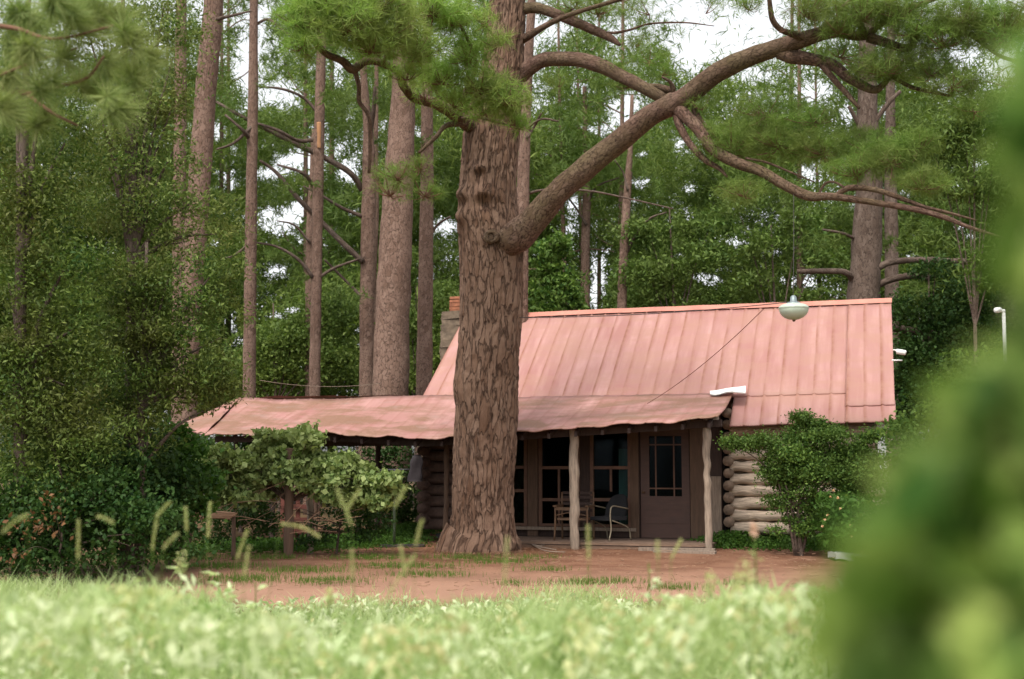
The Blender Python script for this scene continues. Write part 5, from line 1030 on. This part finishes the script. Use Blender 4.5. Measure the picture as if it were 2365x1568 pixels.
tall(1100, 'straw', .045, .5, 'cream_weed_tops', 'cream flowering weed tops at the meadow edge', 3.8, 6, 46, 0)
n = 5200; Yq = 3.2 + RNG.random(n) * 8; Xq = -Yq * RNG.uniform(.26, .50, n) + RNG.normal(size=n) * .1
blades(np.stack([Xq, Yq, np.full(n, -.02)], 1), .52, 'grass', 'long_grass', .008, .9, 'longer arching grass at the left side of the meadow')
n = 1500; Yq = 2.6 + RNG.random(n) * 4; Xq = Yq * RNG.uniform(-.42, .34, n); Zq = (.42 - .02 * Yq) * RNG.uniform(.8, 1.1, n)
o = soup('broad_weed_leaves', leaves(np.stack([Xq, Yq, Zq], 1), .12, .5), 4, M['weed']); tag(o, 'broad pale leaves nearest the camera at the bottom of the meadow', 'weeds', kind='stuff'); del o['category']
# tall arching seed spikes, each its own
def stalk(px, py, ex, ey, Y, label, curve=.3, wpx=8, base=None):
    Y *= .64
    tip = at(ex, ey, Y); low = at(px, py, Y); bx = low[0] + (low[0] - tip[0]) * .9
    t = thing('grass_stalk', label, 'grass', (bx, Y, 0), group='tall grass stalks in front of the yard')
    mb = MB(); tube(mb, [(bx, Y, -.02, .0016), (*((np.array([bx, Y, 0]) * .45 + low * .55) + np.array([(bx - low[0]) * .12, 0, 0])), .0014), (*low, .0012)], seg=5, sub=5); mb.build('stem', M['grass_green'], t)
    m_ = (low + tip) / 2 + np.array([0, 0, curve * np.linalg.norm(tip - low) * .28])
    P = smooth_path([low, m_, tip], 10); n = 260; idx = RNG.random(n) * (len(P) - 1.01); i0 = idx.astype(int); fr = (idx - i0)[:, None]; C = P[i0] * (1 - fr) + P[i0 + 1] * fr
    r = wpx / 2 / F * Y; C = C + unit(n) * r * .6; soup('seed_head', leaves(C, r * 1.6, .35), 4, M['straw'], t)
SPIKES = [(262, 1208, 225, 1192, 8, 'short arching seed spike over the dark shrub at left', .35), (360, 1195, 392, 1160, 8, 'curved seed spike rising before the dark shrub', .25), (352, 1270, 362, 1200, 8.5, 'upright pale spike left of the rail'), (378, 1266, 410, 1232, 7.5, 'leaning spike just right of the upright pale one', .2), (432, 1225, 428, 1172, 9, 'slender spike in front of the stick rail'),
      (480, 1240, 486, 1160, 9, 'upright spike under the left shed posts'), (548, 1290, 572, 1225, 8, 'spike leaning right before the vine posts'), (565, 1330, 575, 1262, 7, 'thick pale spike left of the dirt yard'), (650, 1210, 740, 1240, 8, 'spike bending low across the thickest post', .5), (812, 1212, 778, 1130, 7.5, 'bold spike leaning left under the vine'),
      (800, 1180, 832, 1130, 8, 'spike leaning right under the vine'), (912, 1170, 940, 1122, 7.5, 'pale spike beside the iron stand'), (960, 1260, 975, 1200, 7.5, 'spike at the left foot of the big trunk'), (935, 1320, 925, 1260, 7.5, 'left spike of the pair before the big trunk'), (900, 1370, 960, 1280, 7, 'long thin spike crossing the dirt yard'),
      (1165, 1350, 1172, 1240, 6, 'broad blurred spike in front of the big trunk'), (1360, 1290, 1358, 1215, 7, 'straight spike beside the front porch post'), (1520, 1290, 1518, 1250, 7, 'small spike in front of the steps'), (1550, 1290, 1575, 1245, 8, 'thin spike left of the corner post'), (62, 1190, 5, 1230, 7, 'spike at the far left edge', .5), (815, 1330, 812, 1270, 7, 'faint spike low on the dirt yard'), (180, 1290, 182, 1200, 8, 'thin spike before the dead leaves')]
for s_ in SPIKES: stalk(*s_[:6], curve=(s_[6] * .6 if len(s_) > 6 else .12))
# leafy weeds that stand out
def weed(label, px, py, Y, n=16, l=.09, head=None, hw=.03, mat='weed', spread=.05):
    top = at(px, py, Y); t = thing('weed_plant', label, 'weed', (top[0], Y, 0), group='leafy weeds standing out of the meadow')
    mb = MB(); tube(mb, [(top[0] + .02, Y, -.02, .005), (top[0] + .012, Y, top[2] * .5, .004), (*top, .003)], seg=6, sub=4); mb.build('stem', M['grass_green'], t)
    zs = RNG.uniform(.35, 1, n); a = RNG.uniform(0, 2 * math.pi, n); V = []
    for z, an in zip(zs, a):
        c = np.array([top[0] + .01, Y, top[2] * z]); d = np.array([math.cos(an), math.sin(an), random.uniform(-.1, .6)]); d /= np.linalg.norm(d); w_ = np.cross(d, [0, 0, 1]); L_ = l * random.uniform(.6, 1.2)
        V += [c, c + d * L_ * .5 + w_ * L_ * .16, c + d * L_ - np.array([0, 0, .2 * L_]), c + d * L_ * .5 - w_ * L_ * .16]
    soup('leaves', np.array(V), 4, M[mat], t)
    if head: soup('flower_head', leaves(top + unit(90) * np.array([hw * .8, hw * .8, hw * 1.6]) * RNG.random((90, 1)) ** .4, .016, .6), 4, M[head], t)
for w_ in [('star-shaped pale leafy weed left of the dirt yard', 505, 1325, 7.5, 22, .14), ('drooping pale weed beside the star-shaped one', 590, 1345, 7.5, 16, .12), ('pale star-leaved weed in front of the porch steps', 1498, 1300, 6.0, 12, .11), ('tall weed with a dusty pink flower head before the log wall', 1742, 1225, 5.0, 18, .05, 'pink', .022),
           ('pale bushy weed left of the blurred shrub', 1900, 1370, 5.0, 18, .07, 'straw', .03), ('straw-headed weed below the pink flower', 1720, 1330, 5.0, 26, .06, 'straw', .05), ('cream-headed weed near the right dirt edge', 1640, 1345, 5.5, 18, .06, 'straw', .04), ('pinkish weed deep in the right meadow', 1830, 1440, 4.5, 14, .06, 'pink', .03), ('pale broad weed in the lower middle meadow', 1350, 1450, 5, 18, .1),
           ('yellowish weed in the lower left meadow', 760, 1380, 5.5, 18, .09, 'straw', .03), ('bushy straw weed at left in front of the dark shrub', 420, 1300, 7, 18, .1, 'straw', .05), ('pale weed at lower right of the meadow', 1560, 1420, 4.5, 18, .08, 'straw', .04)]: weed(*w_)

# ================================================================== NEAR BLURRED SHRUB AT RIGHT
edge = [(180, 2400), (300, 2385), (500, 2365), (650, 2385), (720, 2450), (790, 2440), (840, 2350), (900, 2290), (980, 2235), (1080, 2165), (1160, 2100), (1240, 2045), (1310, 1990), (1380, 1955), (1480, 1945), (1620, 1960)]
ey_, ex_ = zip(*edge)
ns = thing('shrub', 'large out-of-focus green shrub filling the right foreground', 'shrub', (.7, 1.3, 0))
n = 9000; py = RNG.uniform(150, 1800, n); lo = np.interp(py, ey_, ex_); px = lo + (2560 - lo) * RNG.random(n) ** 1.0; Yd = RNG.uniform(.75, 1.3, n)
# clumps: keep points near randomly placed leaf clusters, sparser on the outer rim
cl = np.array([(random.uniform(1900, 2560), random.uniform(150, 1800)) for _ in range(200)]); dmin = np.sqrt(((px[:, None] - cl[:, 0]) ** 2 + (py[:, None] - cl[:, 1]) ** 2).min(1)); k = (dmin < 52) & (px > lo + 10)
px, py, Yd = px[k], py[k], Yd[k]; C = np.array([at(a, b, y) for a, b, y in zip(px, py, Yd)]); C = C[C[:, 2] > 0]
soup('foliage', leaves(C[:2700], .085, .5, .3), 4, M['leaf_near'], ns)
for k in range(9):
    mb = MB(); e = at(random.uniform(2290, 2500), random.uniform(250, 1300), random.uniform(1.1, 1.5)); s0 = np.array([random.uniform(.6, .9), random.uniform(1.1, 1.5), -.02])
    m_ = (s0 + e) / 2 + np.array([.08, 0, 0]); tube(mb, [(*s0, .006), (*m_, .004), (*e, .0015)], seg=6, sub=5); mb.build('branch', M['bark_dark'], ns)
# small leafy shrub between the blurred one and the gable
leafy_tree('pale leafy shrub in front of the camera pole', 2230, 19.0, 860, [(2210, 850, 40, 26), (2260, 830, 40, 24), (2190, 900, 40, 26), (2250, 890, 50, 30), (2160, 960, 40, 30), (2230, 960, 60, 40), (2110, 1010, 44, 40), (2180, 1050, 60, 40), (2080, 1080, 30, 40), (2100, 1180, 50, 50), (2150, 1140, 60, 50)], dens=420, leaf=.07, mat='leaf_bush', stem=8, name='shrub', cat='shrub', holes=None)
print('verts', sum(len(m.vertices) for m in bpy.data.meshes))
